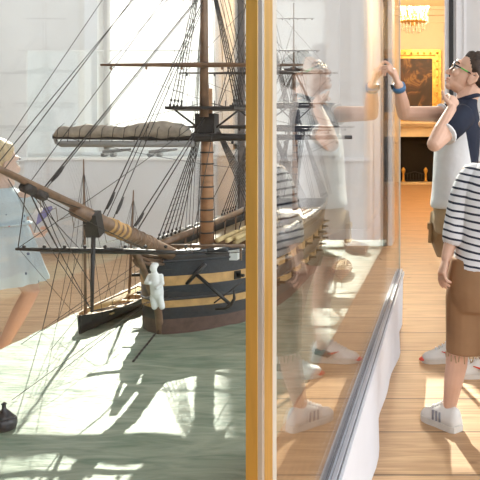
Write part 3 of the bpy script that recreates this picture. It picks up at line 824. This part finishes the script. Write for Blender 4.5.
# anchors lashed on the bow
for s_ in (1,):
    a, b = P(196, 274, 1.79), P(231, 305, 1.80); an = MB()
    dirv = (b - a).normalized()
    an.tube([a, b], .0045, 'iron', 8)
    up = V((0, -1, 0)).cross(dirv).normalized()
    an.tube([b + up * .035 - dirv * .022, b + up * .018 - dirv * .005, b, b - up * .018 - dirv * .005, b - up * .035 - dirv * .022], [.002, .004, .005, .004, .002], 'iron', 8)
    an.tube([a - up * .035, a + up * .035], .005, 'darkspar', 6)
    part(an, 'anchor')
    part(rope([P(214, 303, 1.79), P(246, 279, 1.83)], .002), 'anchor_rope')
# deck gear
bm = MB().tube([(-.735, 1.83, .825), (-.735, 2.2, .829), (-.735, 3.0, .845)], [.009, .011, .010], 'spar', 8)
for k in range(10):
    d_ = 1.87 + k * .12; bm.tube([(-.735, d_, .77), (-.735, d_, .835)], .003, 'spar', 5)
part(bm, 'spare_boom', label='brown boom laid along the deck')
for k, (x, z) in enumerate(((-.615, .822), (-.595, .818), (-.575, .822), (-.585, .806))):
    part(MB().tube([(x, 1.90 + .02 * k, z), (x + .005, 2.45, z + .004)], [.007, .006], 'yellow', 8), 'spare_spar', label='pale yellow spare spar on deck')
lk = MB().box((-.60, 1.86, .775), (-.55, 1.93, .798), 'white').box((-.61, 1.855, .798), (-.545, 1.935, .802), 'white')
part(lk, 'deck_locker', label='white deck locker')
for x, d_, nm in ((-.665, 2.25, 'hatch'), (-.665, 2.85, 'hatch')):
    hb = MB().box((x - .05, d_ - .08, .765), (x + .05, d_ + .08, .785), 'spar')
    for k in range(5): hb.box((x - .045, d_ - .07 + k * .03, .785), (x + .045, d_ - .058 + k * .03, .788), 'deck')
    part(hb, nm)
fcl = MB()
for k in range(7):
    t = k / 6; fcl.tube([(-.79 + t * .25, 1.86, .775), (-.79 + t * .25, 1.86, .812)], .0035, 'spar', 5)
fcl.tube([(-.80, 1.86, .813), (-.53, 1.86, .813)], .005, 'spar', 6)
part(fcl, 'pin_rail')
ham = MB()
for k in range(16):
    d_ = 1.95 + k * .07
    for s_ in (-1, 1):
        t = (d_ - D0) / (D1 - D0); p = hullpt(t, 9, s_)
        ham.ell(p + V((-s_ * .006, 0, .008)), (.007, .03, .008), 'grey', nu=8, nv=5)
part(ham, 'hammock_netting', label='grey rolled hammocks along the rail')

# ------------------------------------------------------------------ boats on the sea
def boat(name, label, c, ang, L, B, H, outm, masts=(), group=None, oars=True):
    c = V(c); R = Matrix.Rotation(ang, 3, 'Z')
    rt = empty(name, c, label, 'model boat', group)
    def T(p): return c + R @ V(p)
    def bb(mb, nm, parent=rt, lab=None):
        o = mb.build(nm, parent, c)
        if lab: o['label'] = lab
        return o
    out = []; inn = []
    n = 17
    for i in range(n):
        t = i / (n - 1); y = (t - .5) * L
        b = B / 2 * max(0.02, math.sin(PI * t)) ** .55 + .001
        if t == 0: b = B * .04
        z1 = H * (1 + .3 * (2 * t - 1) ** 2)
        ring = [(-b, y, z1), (-b * .98, y, z1 * .6), (-b * .7, y, z1 * .2), (0, y, -.006), (b * .7, y, z1 * .2), (b * .98, y, z1 * .6), (b, y, z1)]
        out.append([T(p) for p in ring])
        k = .9
        ring = [(-b * k, y * .985, z1), (-b * .86, y * .985, z1 * .6), (-b * .6, y * .985, z1 * .3), (0, y * .985, z1 * .15), (b * .6, y * .985, z1 * .3), (b * .86, y * .985, z1 * .6), (b * k, y * .985, z1)]
        inn.append([T(p) for p in ring])
    hb = MB()
    hb.loft(out, outm, caps=False, closed=False)
    hb.loft([list(reversed(q)) for q in inn], 'boatwood', caps=False, closed=False)
    hb.loft([[o[0], q[0]] for o, q in zip(out, inn)], 'boatwood', caps=False, closed=False)
    hb.loft([[q[-1], o[-1]] for o, q in zip(out, inn)], 'boatwood', caps=False, closed=False)
    hb.add(out[0], [tuple(range(7))], outm); hb.add(out[-1], [tuple(reversed(range(7)))], outm)
    bb(hb, 'boat_hull', lab='clinker boat hull')
    for k in range(4):
        t = .2 + .17 * k; y = (t - .5) * L; b = B * .42
        bb(MB().obox(T((0, y, H * .82)), R @ V((b, 0, 0)), R @ V((0, L * .018, 0)), V((0, 0, .0018)), 'yellow'), 'thwart')
    if oars:
        for k in range(4):
            x = (-.22 + .14 * k) * B
            bb(MB().tube([T((x, -L * .38, H * 1.08 + .002 * k)), T((x * .7, L * .36, H * 1.15 + .002 * k))], .0022, 'yellow', 6), 'oar', lab='pale oar laid along the thwarts')
    for (y, hgt, lean) in masts:
        mo = bb(MB().tube([T((0, y, H * .2)), T((0, y + lean * .5, hgt * .5)), T((0, y + lean, hgt))], [.0042, .0038, .0018], 'spar', 6), 'boat_mast', lab='thin bare boat mast')
        for s_ in (-1, 1):
            for q in (-.05, .0, .06):
                bb(MB().tube([T((s_ * B * .45, y + q, H)), T((0, y + lean * .95, hgt * .93))], .0006, 'rope', 3), 'shroud_rope', mo)
    bb(MB().tube([T((0, -L * .5, H * 1.3)), T((.01, -L * .5 - .14, .0))], .0007, 'rope', 3), 'painter_rope')
    return rt
boat('longboat', 'dark longboat with pale oars and bare masts beside the ship bow', (-.925, 2.01, SZ), math.radians(-2), .44, .10, .036, 'hull', masts=((-.19, .445, -.01), (.04, .345, .03)))
boat('rowing_boat', 'small brown boat behind the right glass, nearer the brass post', (-.375, 2.58, SZ), .1, .24, .075, .028, 'redwood', oars=True)
boat('rowing_boat', 'small brown boat at the far end of the sea behind the right glass', (-.39, 3.1, SZ), .5, .24, .085, .03, 'redwood', oars=True)
# buoy
bp_ = P(4, 428, 1.205); bp_.z = SZ
br = empty('buoy', bp_, 'small black bottle shaped buoy standing on the green sea', 'buoy')
MB().lathe(bp_, [(.012, -.004), (.0185, .0), (.0205, .008), (.0195, .0165), (.0175, .019)], 'buoy', 20).build('float', br, bp_)
MB().lathe(bp_, [(.0175, .0185), (.013, .0235), (.0085, .029), (.0035, .034), (.003, .040), (.0045, .0425), (.001, .0455)], 'buoy', 16).build('finial', br, bp_)

# ------------------------------------------------------------------ case against the back wall
b0 = V((-3.0, 6.85, 0))
bc = empty('display_case', b0, 'pale low display case with glass hood under the left window', 'display case')
X0c, X1c, Yc0, Yc1 = -3.98, -2.30, 6.64, 7.08
MB().box((X0c + .02, Yc0 + .02, 0), (X1c - .02, Yc1, .06), 'grey').box((X0c, Yc0, .05), (X1c, Yc1, .89), 'paleplinth').build('plinth', bc, b0)
MB().box((X0c - .01, Yc0 - .012, .89), (X1c + .01, Yc1, .915), 'white').build('ledge', bc, b0)
for a, b in (((X0c + .01, Yc0 + .02, .915), (X1c - .01, Yc0 + .026, 1.93)), ((X0c + .01, Yc0 + .026, .915), (X0c + .016, Yc1 - .01, 1.93)), ((X1c - .016, Yc0 + .026, .915), (X1c - .01, Yc1 - .01, 1.93)), ((X0c + .01, Yc0 + .02, 1.93), (X1c - .01, Yc1 - .01, 1.936))):
    MB().box(a, b, 'glass').build('glass_pane', bc, b0)
ed = MB()
for x in (X0c + .01, X1c - .016): ed.box((x, Yc0 + .017, .915), (x + .006, Yc0 + .0195, 1.93), 'white')
ed.box((X0c + .01, Yc0 + .017, 1.925), (X1c - .01, Yc0 + .0195, 1.936), 'white')
ed.build('bright_edge', bc, b0)
for k, x in enumerate((-3.27, -2.82)):
    gq = V((x, 6.82, .915))
    gr_ = empty('model_cannon', gq, ['small dark model cannon on the pale case, left one of two', 'small dark model cannon on the pale case, right one of two'][k], 'model cannon', 'model cannons on the back case')
    MB().tube([gq + V((-.05, 0, .045)), gq + V((.06, 0, .06)), gq + V((.22, 0, .075))], [.02, .018, .011], 'iron', 10).build('barrel', gr_, gq)
    MB().box(gq + V((-.06, -.03, .018)), gq + V((.07, .03, .04)), 'grey').build('carriage', gr_, gq)
    for sx in (-.04, .05):
        MB().tube([gq + V((sx, -.036, .018)), gq + V((sx, .036, .018))], .018, 'iron', 12).build('wheel', gr_, gq)

# ------------------------------------------------------------------ people
def frame(Fd, U):
    y = -V(Fd).normalized(); z = V(U); z = (z - y * z.dot(y)).normalized(); x = y.cross(z)
    return Matrix((x, y, z)).transposed()
def head(mb, c, R, s, skin):
    c = V(c)
    def T(p): return c + R @ (V(p) * s)
    def E(p, r): mb.ell(T(p), tuple(q * s for q in r), skin, R, 18, 12)
    E((0, .012, .032), (.070, .090, .076))
    E((0, -.030, -.020), (.060, .060, .078))
    E((0, -.034, -.065), (.049, .050, .040))
    E((0, -.072, -.090), (.023, .019, .018))
    E((0, -.082, .030), (.040, .012, .016))
    for q in (-1, 1):
        E((q * .034, -.070, -.022), (.022, .020, .020))
        E((q * .071, .010, -.020), (.010, .020, .031)); E((q * .075, .022, -.012), (.007, .014, .022))
        mb.capsule([T((q * .076, -.004, .002)), T((q * .083, .016, .014)), T((q * .085, .030, .004)), T((q * .083, .028, -.022)), T((q * .077, .008, -.046))], [.005 * s, .0052 * s, .0055 * s, .0052 * s, .0065 * s], skin, 8)
        E((q * .012, -.100, -.036), (.008, .010, .007))
    mb.capsule([T((0, -.084, .008)), T((0, -.098, -.018)), T((0, -.109, -.034))], [.008 * s, .009 * s, .0105 * s], skin)
    E((0, -.089, -.060), (.021, .011, .0065)); E((0, -.088, -.072), (.018, .011, .0065))
    return T
def facebits(parent, root, T, R, s):
    for q in (-1, 1):
        e = MB().ell(T((q * .031, -.076, .004)), (.0115 * s,) * 3, 'eye', R); e.ell(T((q * .031, -.0865, .004)), (.0055 * s, .002 * s, .0055 * s), 'glassesblack', R)
        e.build('eye', parent, root)
        MB().tube([T((q * .014, -.091, .024)), T((q * .034, -.090, .030)), T((q * .052, -.074, .024))], .0035 * s, 'hairdark', 6).build('eyebrow', parent, root)
    MB().ell(T((0, -.0945, -.0605)), (.018 * s, .006 * s, .0045 * s), 'lip', R).ell(T((0, -.0935, -.071)), (.015 * s, .0065 * s, .005 * s), 'lip', R).build('lips', parent, root)
def hair(parent, root, T, R, s, m, name='hair', low=-.04, vol=.012, tuft=.006, long=0):
    mb = MB(); nu, nv = 48, 30; vs = []; fs = []
    for i in range(nv + 1):
        th = -PI / 2 + PI * i / nv
        for j in range(nu):
            ph = 2 * PI * j / nu
            dx, dy, dz = math.cos(th) * math.cos(ph), math.cos(th) * math.sin(ph), math.sin(th)
            y = .012 + .090 * dy; z = .032 + .076 * dz
            line = lerp(low - long, .075, max(0, min(1, (-(dy) + .35) / .95)))   # hairline rises toward the face
            k = (z - line) / .02
            grow = max(-.35, min(1, k))
            rr = 1 + (vol / .08) * grow + (tuft / .08) * noise.noise(V((dx * 6, dy * 6, dz * 6))) * max(0, grow) + (.4 * tuft / .08) * noise.noise(V((dx * 18, dy * 18, dz * 14))) * max(0, grow)
            vs.append(T((.0715 * dx * rr, .012 + .0915 * dy * rr, .032 + .0775 * dz * rr)))
    for i in range(nv):
        for j in range(nu):
            k = (j + 1) % nu; fs.append((i * nu + j, i * nu + k, (i + 1) * nu + k, (i + 1) * nu + j))
    mb.add(vs, fs, m, True)
    return mb.build(name, parent, root)
def hand(mb, wrist, fdir, pnorm, side, skin, s=1.0, curl=(.3, .35, .4, .5), thumb=.6, spread=.12):
    """palm + five fingers. fdir: wrist->knuckles, pnorm: palm side, side: +1/-1 where the thumb leaves"""
    w = V(wrist); f = V(fdir).normalized(); pn = V(pnorm); pn = (pn - f * pn.dot(f)).normalized(); l = f.cross(pn).normalized() * side
    s *= .82
    k = w + f * .085 * s
    mb.tube([w - f * .012 * s, w + f * .02 * s, w + f * .055 * s, k, k + f * .008 * s], [.022 * s, .030 * s, .038 * s, .037 * s, .03 * s], skin, 12, flat=.5, ref=l)
    for i, (ln_, off) in enumerate(((.072, .028), (.080, .010), (.074, -.009), (.058, -.027))):
        base = k + l * off * s - f * .012 * s
        d = (f + l * spread * (1.4 - i) * .6).normalized(); c = curl[i]; p = base; pts = [p]
        for q, seg in enumerate((.5, .3, .24)):
            ang = c * (.9 if q == 0 else 1.3) * (q + 1)
            dd = d * math.cos(ang) + pn * math.sin(ang)
            p = p + dd * (ln_ + .012) * seg * s; pts.append(p)
        mb.capsule(pts, [.0095 * s, .009 * s, .0082 * s, .007 * s], skin, 10)
    tb = w + f * .022 * s + l * .026 * s
    d1 = (l * .75 + f * .6 + pn * .35).normalized(); d2 = (l * (.6 - thumb * .6) + f * .9 + pn * .5 * thumb).normalized()
    mb.capsule([tb, tb + d1 * .036 * s, tb + d1 * .036 * s + d2 * .03 * s, tb + d1 * .036 * s + d2 * .054 * s], [.014 * s, .0115 * s, .010 * s, .008 * s], skin, 10)
def ring(c, rx, ry, n=28, rot=0, wob=0, seed=0):
    out = []
    for k in range(n):
        a = 2 * PI * k / n; q = 1 + wob * noise.noise(V((math.cos(a) * 2 + seed, math.sin(a) * 2, c[2] * 9)))
        x, y = rx * q * math.copysign(abs(math.cos(a)) ** .9, math.cos(a)), ry * q * math.copysign(abs(math.sin(a)) ** .9, math.sin(a))
        out.append(V(c) + V((x * math.cos(rot) - y * math.sin(rot), x * math.sin(rot) + y * math.cos(rot), 0)))
    return out
def shoe(parent, root, heel, dirv, L, W, colours, lift=0.0, pitch=0.0):
    """heel: point on the floor under the heel, dirv: horizontal toe direction"""
    h0 = V(heel); f = V((dirv[0], dirv[1], 0)).normalized(); l = V((-f.y, f.x, 0)); u = V((0, 0, 1))
    def T(a, b, z):
        return h0 + f * (a * L) * math.cos(pitch) + l * b * W + u * (z + lift + a * L * math.sin(pitch))
    wt = [(0, .26), (.06, .36), (.25, .40), (.45, .42), (.7, .50), (.85, .46), (.95, .30), (1, .12)]
    so_ = MB(); rings = []
    for k in range(15):
        t = k / 14; w_ = interp(wt, t); rings.append([T(t, -w_, 0), T(t, w_, 0), T(t, w_ * 1.04, .022), T(t, -w_ * 1.04, .022)])
    so_.loft(rings, colours[1], smooth=False)
    ht = [(0, .062), (.05, .092), (.28, .098), (.42, .096), (.6, .070), (.8, .052), (.93, .044), (1, .030)]
    up = MB(); rings = []
    for k in range(19):
        t = .015 + .97 * k / 18; w_ = interp(wt, t) * .96; hh = interp(ht, t) * L / .22
        rings.append([T(t, w_ * math.cos(a), .018 + max(0, (hh - .018) * math.sin(a) ** .8)) if math.sin(a) > 0 else T(t, w_ * math.cos(a), .018) for a in [PI * j / 12 for j in range(13)]])
    up.loft(rings, colours[0], closed=True)
    sh_ = up.build('shoe', parent, root)
    so_.build('sole', sh_, root)
    lc = MB()
    for k in range(5):
        t = .42 + .07 * k; hh = interp(ht, t) * L / .22
        lc.tube([T(t, -.2, hh * .93), T(t + .01, 0, hh + .006), T(t, .2, hh * .93)], .0035, colours[2], 6)
    lc.tube([T(.40, -.1, .1), T(.38, -.3, .085), T(.44, -.36, .06)], .003, colours[2], 5)
    lc.build('laces', sh_, root)
    if colours[3]:
        for q in (-1, 1):
            if colours[3] == 'shoegrey':
                for k in range(3):
                    t = .34 + .09 * k; w_ = interp(wt, t)
                    MB().tube([T(t, q * w_ * 1.0, .026), T(t + .03, q * w_ * .86, .06)], .0045, 'shoegrey', 6).build('side_stripe', sh_, root)
            else:
                MB().tube([T(.10, q * .36, .055), T(.28, q * .40, .05), T(.44, q * .43, .038), T(.34, q * .43, .032)], [.015, .018, .013, .008], 'navy', 8).build('side_panel', sh_, root)
                MB().tube([T(.22, q * .47, .066), T(.32, q * .49, .046), T(.42, q * .475, .046), T(.60, q * .45, .06)], [.003, .0065, .0055, .002], 'red', 6).build('side_mark', sh_, root)
    if colours[4]:
        MB().ell(T(.97, 0, .016), (.022, .022, .010), colours[4]).build('toe_tip', sh_, root)
    return sh_

# ---- tall boy at the glass
R0 = V((.08, 3.3, 0))
tb = empty('person', R0, 'boy with glasses in navy and white t-shirt touching the glass case, hand on chin', 'person')
b = MB()
S_ = 'skin'
hc = P(470.5, 75.5, 3.3)
HR = frame((-.90, -.06, .43), (.43, 0, .90))
HT = head(b, hc, HR, .98, S_)
rings = [ring((x, 3.3, z), rx * .84, ry * .84) for z, x, rx, ry in ((.72, .05, .10, .15), (.78, .045, .108, .15), (.9, .05, .10, .145), (1.0, .055, .1, .145), (1.1, .065, .1, .16), (1.18, .075, .09, .165), (1.235, .085, .065, .13), (1.27, .095, .05, .07))]
b.loft(rings, S_)
b.capsule([(.092, 3.3, 1.22), (.112, 3.3, 1.30), HT((0, .03, -.05))], [.055, .052, .052], S_)
# near (left) arm
ls, le, lw = V((.082, 3.155, 1.195)), V((-.040, 3.0, 1.075)), P(451.5, 109, 3.10)
b.capsule([ls, lerp(ls, le, .5), le], [.046, .040, .034], S_); b.capsule([le, lerp(le, lw, .35), lw], [.034, .036, .023], S_)
hd = P(456, 93, 3.19) - lw
hand(b, lw, hd, (-.4, .9, .15), 1, S_, 1.0, (.55, .5, .55, .6), .35)
# far (right) arm
rs, re_, rw = V((.06, 3.44, 1.215)), P(404, 113.5, 3.26), P(398.5, 85, 3.13)
b.capsule([rs, lerp(rs, re_, .5), re_], [.044, .038, .033], S_); b.capsule([re_, lerp(re_, rw, .35), rw], [.033, .034, .022], S_)
tip = P(385.3, 58, 3.10)
hand(b, rw, P(390, 62, 3.10) - rw, (-.9, .1, -.5), -1, S_, 1.0, (.22, .5, .6, .7), .9)
# legs
fl = [V((.03, 3.38, .74)), V((.035, 3.385, .58)), V((.06, 3.39, .41)), V((.075, 3.42, .30)), V((.07, 3.445, .07))]
nl = [V((.07, 3.22, .74)), V((.10, 3.21, .58)), V((.14, 3.2, .41)), V((.165, 3.21, .30)), V((.20, 3.225, .07))]
for L_ in (fl, nl): b.capsule(L_, [.075, .062, .046, .046, .03], S_, 14)
b.build('body', tb, R0, remesh=.0032, smooth_it=3)
facebits(tb, R0, HT, HR, .98)
hair(tb, R0, HT, HR, .98, M['hairdark'], low=-.045, vol=.013, tuft=.012)
# glasses
g = MB()
for q in (-1, 1):
    pts = [HT((q * .033 + .024 * math.cos(a), -.099 + .006 * abs(math.cos(a)), .003 + .018 * math.sin(a))) for a in [2 * PI * k / 16 for k in range(17)]]
    g.tube(pts, .0028, 'glassesblack', 6)
g.tube([HT((-.010, -.1, .006)), HT((.010, -.1, .006))], .0028, 'glassesblack', 6)
go = g.build('glasses', tb, R0)
for q in (-1, 1):
    MB().tube([HT((q * .056, -.094, .008)), HT((q * .068, -.06, .006))], .0036, 'glassesblack', 6).tube([HT((q * .068, -.06, .006)), HT((q * .074, -.022, .003))], .0036, 'green', 6).tube([HT((q * .074, -.022, .003)), HT((q * .078, .02, .0)), HT((q * .074, .035, -.02))], .0032, 'glassesblack', 6).build('temple', go, R0)
    MB().ell(HT((q * .033, -.099, .003)), (.022, .0012, .0165), 'glass', HR).build('lens', go, R0)
# shirt
s = MB()
prof = ((.775, .046, .112, .165), (.78, .046, .114, .168), (.85, .050, .108, .164), (.93, .052, .106, .160), (1.0, .056, .107, .160), (1.08, .064, .107, .168), (1.15, .072, .102, .176), (1.20, .078, .090, .170), (1.235, .086, .073, .135), (1.262, .094, .062, .088), (1.278, .100, .058, .068), (1.285, .103, .055, .062))
s.loft([ring((x, 3.3, z), rx, ry, 32, wob=.05) for z, x, rx, ry in prof], 'shirt')
so_ = s.build('t_shirt', tb, R0, subsurf=1)
# keep the two-tone boundary in world position: material uses object coords so bake offset
so_.location = -R0; so_.data.transform(Matrix.Translation(R0))
for (a, e, t, q) in ((ls, le, .62, -1), (rs, re_, .30, 1)):
    end = lerp(a, e, t); dirv = (e - a).normalized()
    sl = MB().tube([a + V((.0, -q * .045, .012)), a, lerp(a, end, .5), end], [.05, .060, .058, .053 if q < 0 else .05], 'navy', 18)
    so2 = sl.build('sleeve', tb, R0); so2['label'] = 'navy sleeve'
    MB().tube([end - dirv * .005, end + dirv * .006], .055 if q < 0 else .052, 'whitecotton', 18).build('white_cuff', so2, R0)
MB().tube([V((.103 + .060 * math.cos(a), 3.3 + .062 * math.sin(a), 1.285 + .018 * math.cos(a))) for a in [2 * PI * k / 20 for k in range(21)]], .010, 'navy', 8).build('collar', tb, R0)
# shorts
s = MB()
s.loft([ring((.05, 3.3, z), rx, ry, 28, wob=.03) for z, rx, ry in ((.80, .098, .145), (.72, .104, .155), (.66, .095, .15))], 'khaki')
s.tube([(.02, 3.38, .74), (.012, 3.385, .66), (.022, 3.385, .60), (.035, 3.39, .545)], [.085, .086, .082, .074], 'khaki', 20)
s.tube([(.06, 3.22, .74), (.085, 3.21, .66), (.105, 3.21, .60), (.12, 3.2, .53)], [.085, .086, .084, .08], 'khaki', 20)
s.build('shorts', tb, R0, remesh=.006, smooth_it=3)
MB().obox((-.066, 3.36, .645), (.008, 0, -.002), (0, .03, 0), (0.002, 0, .045), 'khaki').obox((-.070, 3.36, .68), (.009, 0, 0), (0, .034, 0), (0, 0, .014), 'khaki').build('cargo_pocket', tb, R0)
# watch
ax = (rw - re_).normalized(); wp_ = lerp(re_, rw, .92)
wt_ = MB().tube([wp_ - ax * .011, wp_ + ax * .011], .0305, 'watchblue', 18); wo = wt_.build('wrist_watch', tb, R0)
MB().obox(wp_ + V((-.030, -.008, .0)), V((.005, 0, 0)), V((0, .014, 0)), ax * .014, 'glassesblack').build('watch_face', wo, R0)
c1 = ('shoewhite', 'sole', 'whitecotton', 'navy', 'red')
shoe(tb, R0, (.125, 3.46, 0), (-1, -.10), .235, .085, c1)
shoe(tb, R0, (.275, 3.225, 0), (-1, .02), .235, .085, c1)

# ---- striped boy
R1 = V((.12, 2.6, 0))
sb = empty('person', R1, 'child in striped top, brown shorts and white trainers walking past the case', 'person')
b = MB()
hc1 = V((.215, 2.60, 1.165))
HR1 = frame((-.55, .80, .12), (0, 0, 1))
HT1 = head(b, hc1, HR1, .95, S_)
b.loft([ring((x, 2.6, z), rx * .85, ry * .85) for z, x, rx, ry in ((.55, .15, .11, .1), (.62, .155, .115, .1), (.75, .175, .11, .09), (.88, .19, .115, .088), (.96, .2, .115, .075), (1.0, .207, .08, .06), (1.03, .21, .045, .045))], S_)
b.capsule([(.207, 2.595, .98), (.212, 2.6, 1.06), HT1((0, .025, -.05))], [.045, .043, .043], S_)
sh1, el1, wr1 = V((.097, 2.61, .965)), P(459, 213, 2.60), P(446.5, 257, 2.56)
b.capsule([sh1, lerp(sh1, el1, .5), el1], [.038, .033, .028], S_); b.capsule([el1, lerp(el1, wr1, .4), wr1], [.028, .029, .020], S_)
hand(b, wr1, P(441, 276, 2.54) - wr1, (.8, .35, 0), -1, S_, .88, (.25, .3, .35, .4), .6)
sh2, el2, wr2 = V((.325, 2.6, .965)), V((.36, 2.56, .80)), V((.36, 2.48, .68))
b.capsule([sh2, el2], [.038, .028], S_); b.capsule([el2, wr2], [.028, .02], S_)
hand(b, wr2, (0, -.5, -.8), (-1, 0, 0), 1, S_, .88)
l1 = [V((.095, 2.62, .58)), V((.075, 2.61, .44)), V((.052, 2.60, .325)), V((.046, 2.615, .25)), V((.036, 2.625, .19)), P(450, 404, 2.66)]
l2 = [V((.22, 2.6, .58)), V((.24, 2.56, .44)), V((.27, 2.52, .325)), V((.28, 2.5, .25)), V((.29, 2.46, .19)), V((.30, 2.42, .08))]
for L_ in (l1, l2): b.capsule(L_, [.07, .058, .043, .041, .037, .027], S_, 14)
b.build('body', sb, R1, remesh=.0032, smooth_it=3)
facebits(sb, R1, HT1, HR1, .95)
hair(sb, R1, HT1, HR1, .95, M['hairfair'], low=-.05, vol=.014, tuft=.008)
s = MB()
prof = ((.615, .160, .132, .108), (.62, .160, .132, .109), (.68, .166, .126, .104), (.75, .175, .122, .10), (.83, .184, .124, .098), (.90, .192, .128, .095), (.95, .20, .126, .086), (.985, .205, .104, .074), (1.012, .209, .072, .06), (1.022, .21, .058, .054))
s.loft([ring((x, 2.6, z), rx, ry, 32, wob=.05, seed=4) for z, x, rx, ry in prof], 'stripes')
o = s.build('striped_top', sb, R1, subsurf=1)
def cuff_pt(): return P(452.5, 248, 2.575)
cf = cuff_pt()
s = MB().tube([sh1 + V((.05, 0, .012)), sh1 + V((.012, 0, .008)), lerp(sh1, el1, .45), el1 + V((.004, 0, 0)), lerp(el1, cf, .6), cf], [.038, .053, .056, .054, .049, .044], 'stripes', 20)
s.build('striped_sleeve', sb, R1, subsurf=1)
MB().tube([sh2 + V((-.05, 0, .012)), sh2, el2, lerp(el2, wr2, .8)], [.038, .053, .052, .044], 'stripes', 20).build('striped_sleeve', sb, R1, subsurf=1)
s = MB()
s.loft([ring((.145, 2.6, z), rx, ry, 28, wob=.03, seed=2) for z, rx, ry in ((.66, .118, .096), (.60, .132, .108), (.53, .134, .11), (.47, .12, .1))], 'brown')
s.tube([(.098, 2.615, .58), (.092, 2.61, .50), (.088, 2.605, .40), (.082, 2.60, .305)], [.085, .087, .082, .076], 'brown', 20)
s.tube([(.21, 2.6, .58), (.225, 2.57, .50), (.25, 2.54, .40), (.27, 2.52, .305)], [.085, .087, .082, .076], 'brown', 20)
s.build('shorts', sb, R1, remesh=.006, smooth_it=3)
s = MB()
for k in range(26):
    a = 2 * PI * k / 26; q = V((.082 + .074 * math.cos(a), 2.60 + .074 * math.sin(a), .31))
    s.tube([q, q + V((random.uniform(-.008, .008), random.uniform(-.006, .006), -random.uniform(.008, .03)))], .0022, 'khaki', 4)
tag(s.build('frayed_hem', sb, R1), 'frayed threads along the hem')
c2 = ('shoewhite', 'sole', 'whitecotton', 'shoegrey', None)
shoe(sb, R1, (.055, 2.615, 0), (-.66, .75), .205, .082, c2)
shoe(sb, R1, (.325, 2.39, 0), (-.5, .85), .205, .082, c2)

# ---- girl beyond the case
R2 = V((-1.96, 3.1, 0))
gl = empty('person', R2, 'girl in a pale blue printed dress seen through the left glass, holding a purple fan', 'person')
b = MB(); S2 = 'skin2'
hc2 = P(-3.0, 164, 3.1)
HR2 = frame((.30, .95, -.05), (0, 0, 1))
HT2 = head(b, hc2, HR2, .95, S2)
b.loft([ring((-1.965, 3.1, z), rx * .85, ry * .85) for z, rx, ry in ((.5, .12, .1), (.62, .11, .09), (.72, .1, .085), (.8, .105, .085), (.85, .1, .07), (.875, .05, .045))], S2)
b.capsule([(-1.965, 3.1, .85), HT2((0, .025, -.05))], [.042, .042], S2)
sg, eg, wg = V((-1.865, 3.11, .835)), P(22, 218, 3.22), P(30, 236, 3.28)
b.capsule([sg, eg], [.034, .026], S2); b.capsule([eg, wg], [.026, .018], S2)
hand(b, wg, P(38, 235, 3.3) - wg, (0, 0, 1), 1, S2, .8, (.7, .75, .8, .85), .9)
sg2, eg2, wg2 = V((-2.06, 3.1, .835)), V((-2.12, 3.1, .70)), V((-2.10, 3.2, .58))
b.capsule([sg2, eg2], [.034, .026], S2); b.capsule([eg2, wg2], [.026, .018], S2)
hand(b, wg2, (0, .3, -1), (1, 0, 0), 1, S2, .8)
kn, an_ = P(31, 291, 3.1), P(2, 347, 3.1)
b.capsule([(-1.93, 3.1, .60), lerp(V((-1.93, 3.1, .60)), kn, .6), kn, lerp(kn, an_, .35), an_], [.060, .052, .036, .034, .024], S2, 14)
b.capsule([(-2.02, 3.1, .60), (-2.03, 3.1, .45), (-2.04, 3.1, .32), (-2.05, 3.09, .22), (-2.06, 3.08, .07)], [.066, .056, .042, .040, .026], S2, 14)
b.build('body', gl, R2, remesh=.0045, smooth_it=2)
facebits(gl, R2, HT2, HR2, .95)
hair(gl, R2, HT2, HR2, .95, M['hairblond'], low=-.055, vol=.012, tuft=.006)
s = MB(); rings = []
prof = ((.45, .196, .17, .10), (.465, .195, .17, .10), (.52, .178, .152, .08), (.60, .155, .13, .06), (.68, .130, .108, .03), (.715, .118, .10, 0), (.73, .114, .097, 0), (.79, .113, .094, 0), (.84, .11, .085, 0), (.865, .085, .07, 0), (.88, .06, .055, 0))
for z, rx, ry, pl_ in prof:
    rg = []
    for k in range(72):
        a = 2 * PI * k / 72; q = 1 + pl_ * .6 * math.sin(a * 15 + 2 * math.sin(a * 3)); rg.append(V((-1.975 + rx * q * math.cos(a), 3.1 + ry * q * math.sin(a), z + (.03 * math.cos(a) * pl_ * 10 * .5))))
    rings.append(rg)
s.loft(rings, 'dress', caps=False)
s.build('dress', gl, R2)
for a, e in ((sg, eg), (sg2, eg2)):
    MB().tube([a + V((0, 0, .02)), lerp(a, e, .15), lerp(a, e, .5)], [.042, .052, .050], 'dress', 16).build('dress_sleeve', gl, R2)
MB().tube([V((-1.962 + .120 * math.cos(a), 3.1 + .102 * math.sin(a), .72)) for a in [2 * PI * k / 32 for k in range(33)]], .006, 'dress', 6).build('waist_seam', gl, R2)
f1 = V((an_.x - .02, an_.y - .04, an_.z - .085))
shoe(gl, R2, f1 + V((-.02, 0, 0)), (.75, .66), .17, .07, ('shoewhite', 'sole', 'whitecotton', None, None), pitch=-.7)
shoe(gl, R2, (-2.09, 3.03, 0), (.6, .8), .17, .07, ('shoewhite', 'sole', 'whitecotton', None, None))
# purple fan
fp = P(33, 238, 3.30)
fn = empty('hand_fan', fp, 'small purple leaf shaped fan on a thin stick in the girl\'s hand', 'fan')
MB().tube([fp, P(37, 222, 3.30)], .003, 'grey', 6).build('stick', fn, fp)
leaf = MB(); cps = [(36, 225), (38, 214), (43, 208), (51, 206), (52, 209), (46, 217), (39, 223)]
front = [P(x, y, 3.297) for x, y in cps]; back = [q + V((0, .006, 0)) for q in front]
n = len(front); leaf.add(front + back, [tuple(range(n)), tuple(reversed(range(n, 2 * n)))] + [(i, i + n, (i + 1) % n + n, (i + 1) % n) for i in range(n)], 'purple')
leaf.build('leaf', fn, fp)
MB().obox(P(40.5, 210, 3.296), (.009, 0, 0), (0, .002, 0), (.004, 0, .011), 'whitecotton').build('paper_tab', fn, fp)
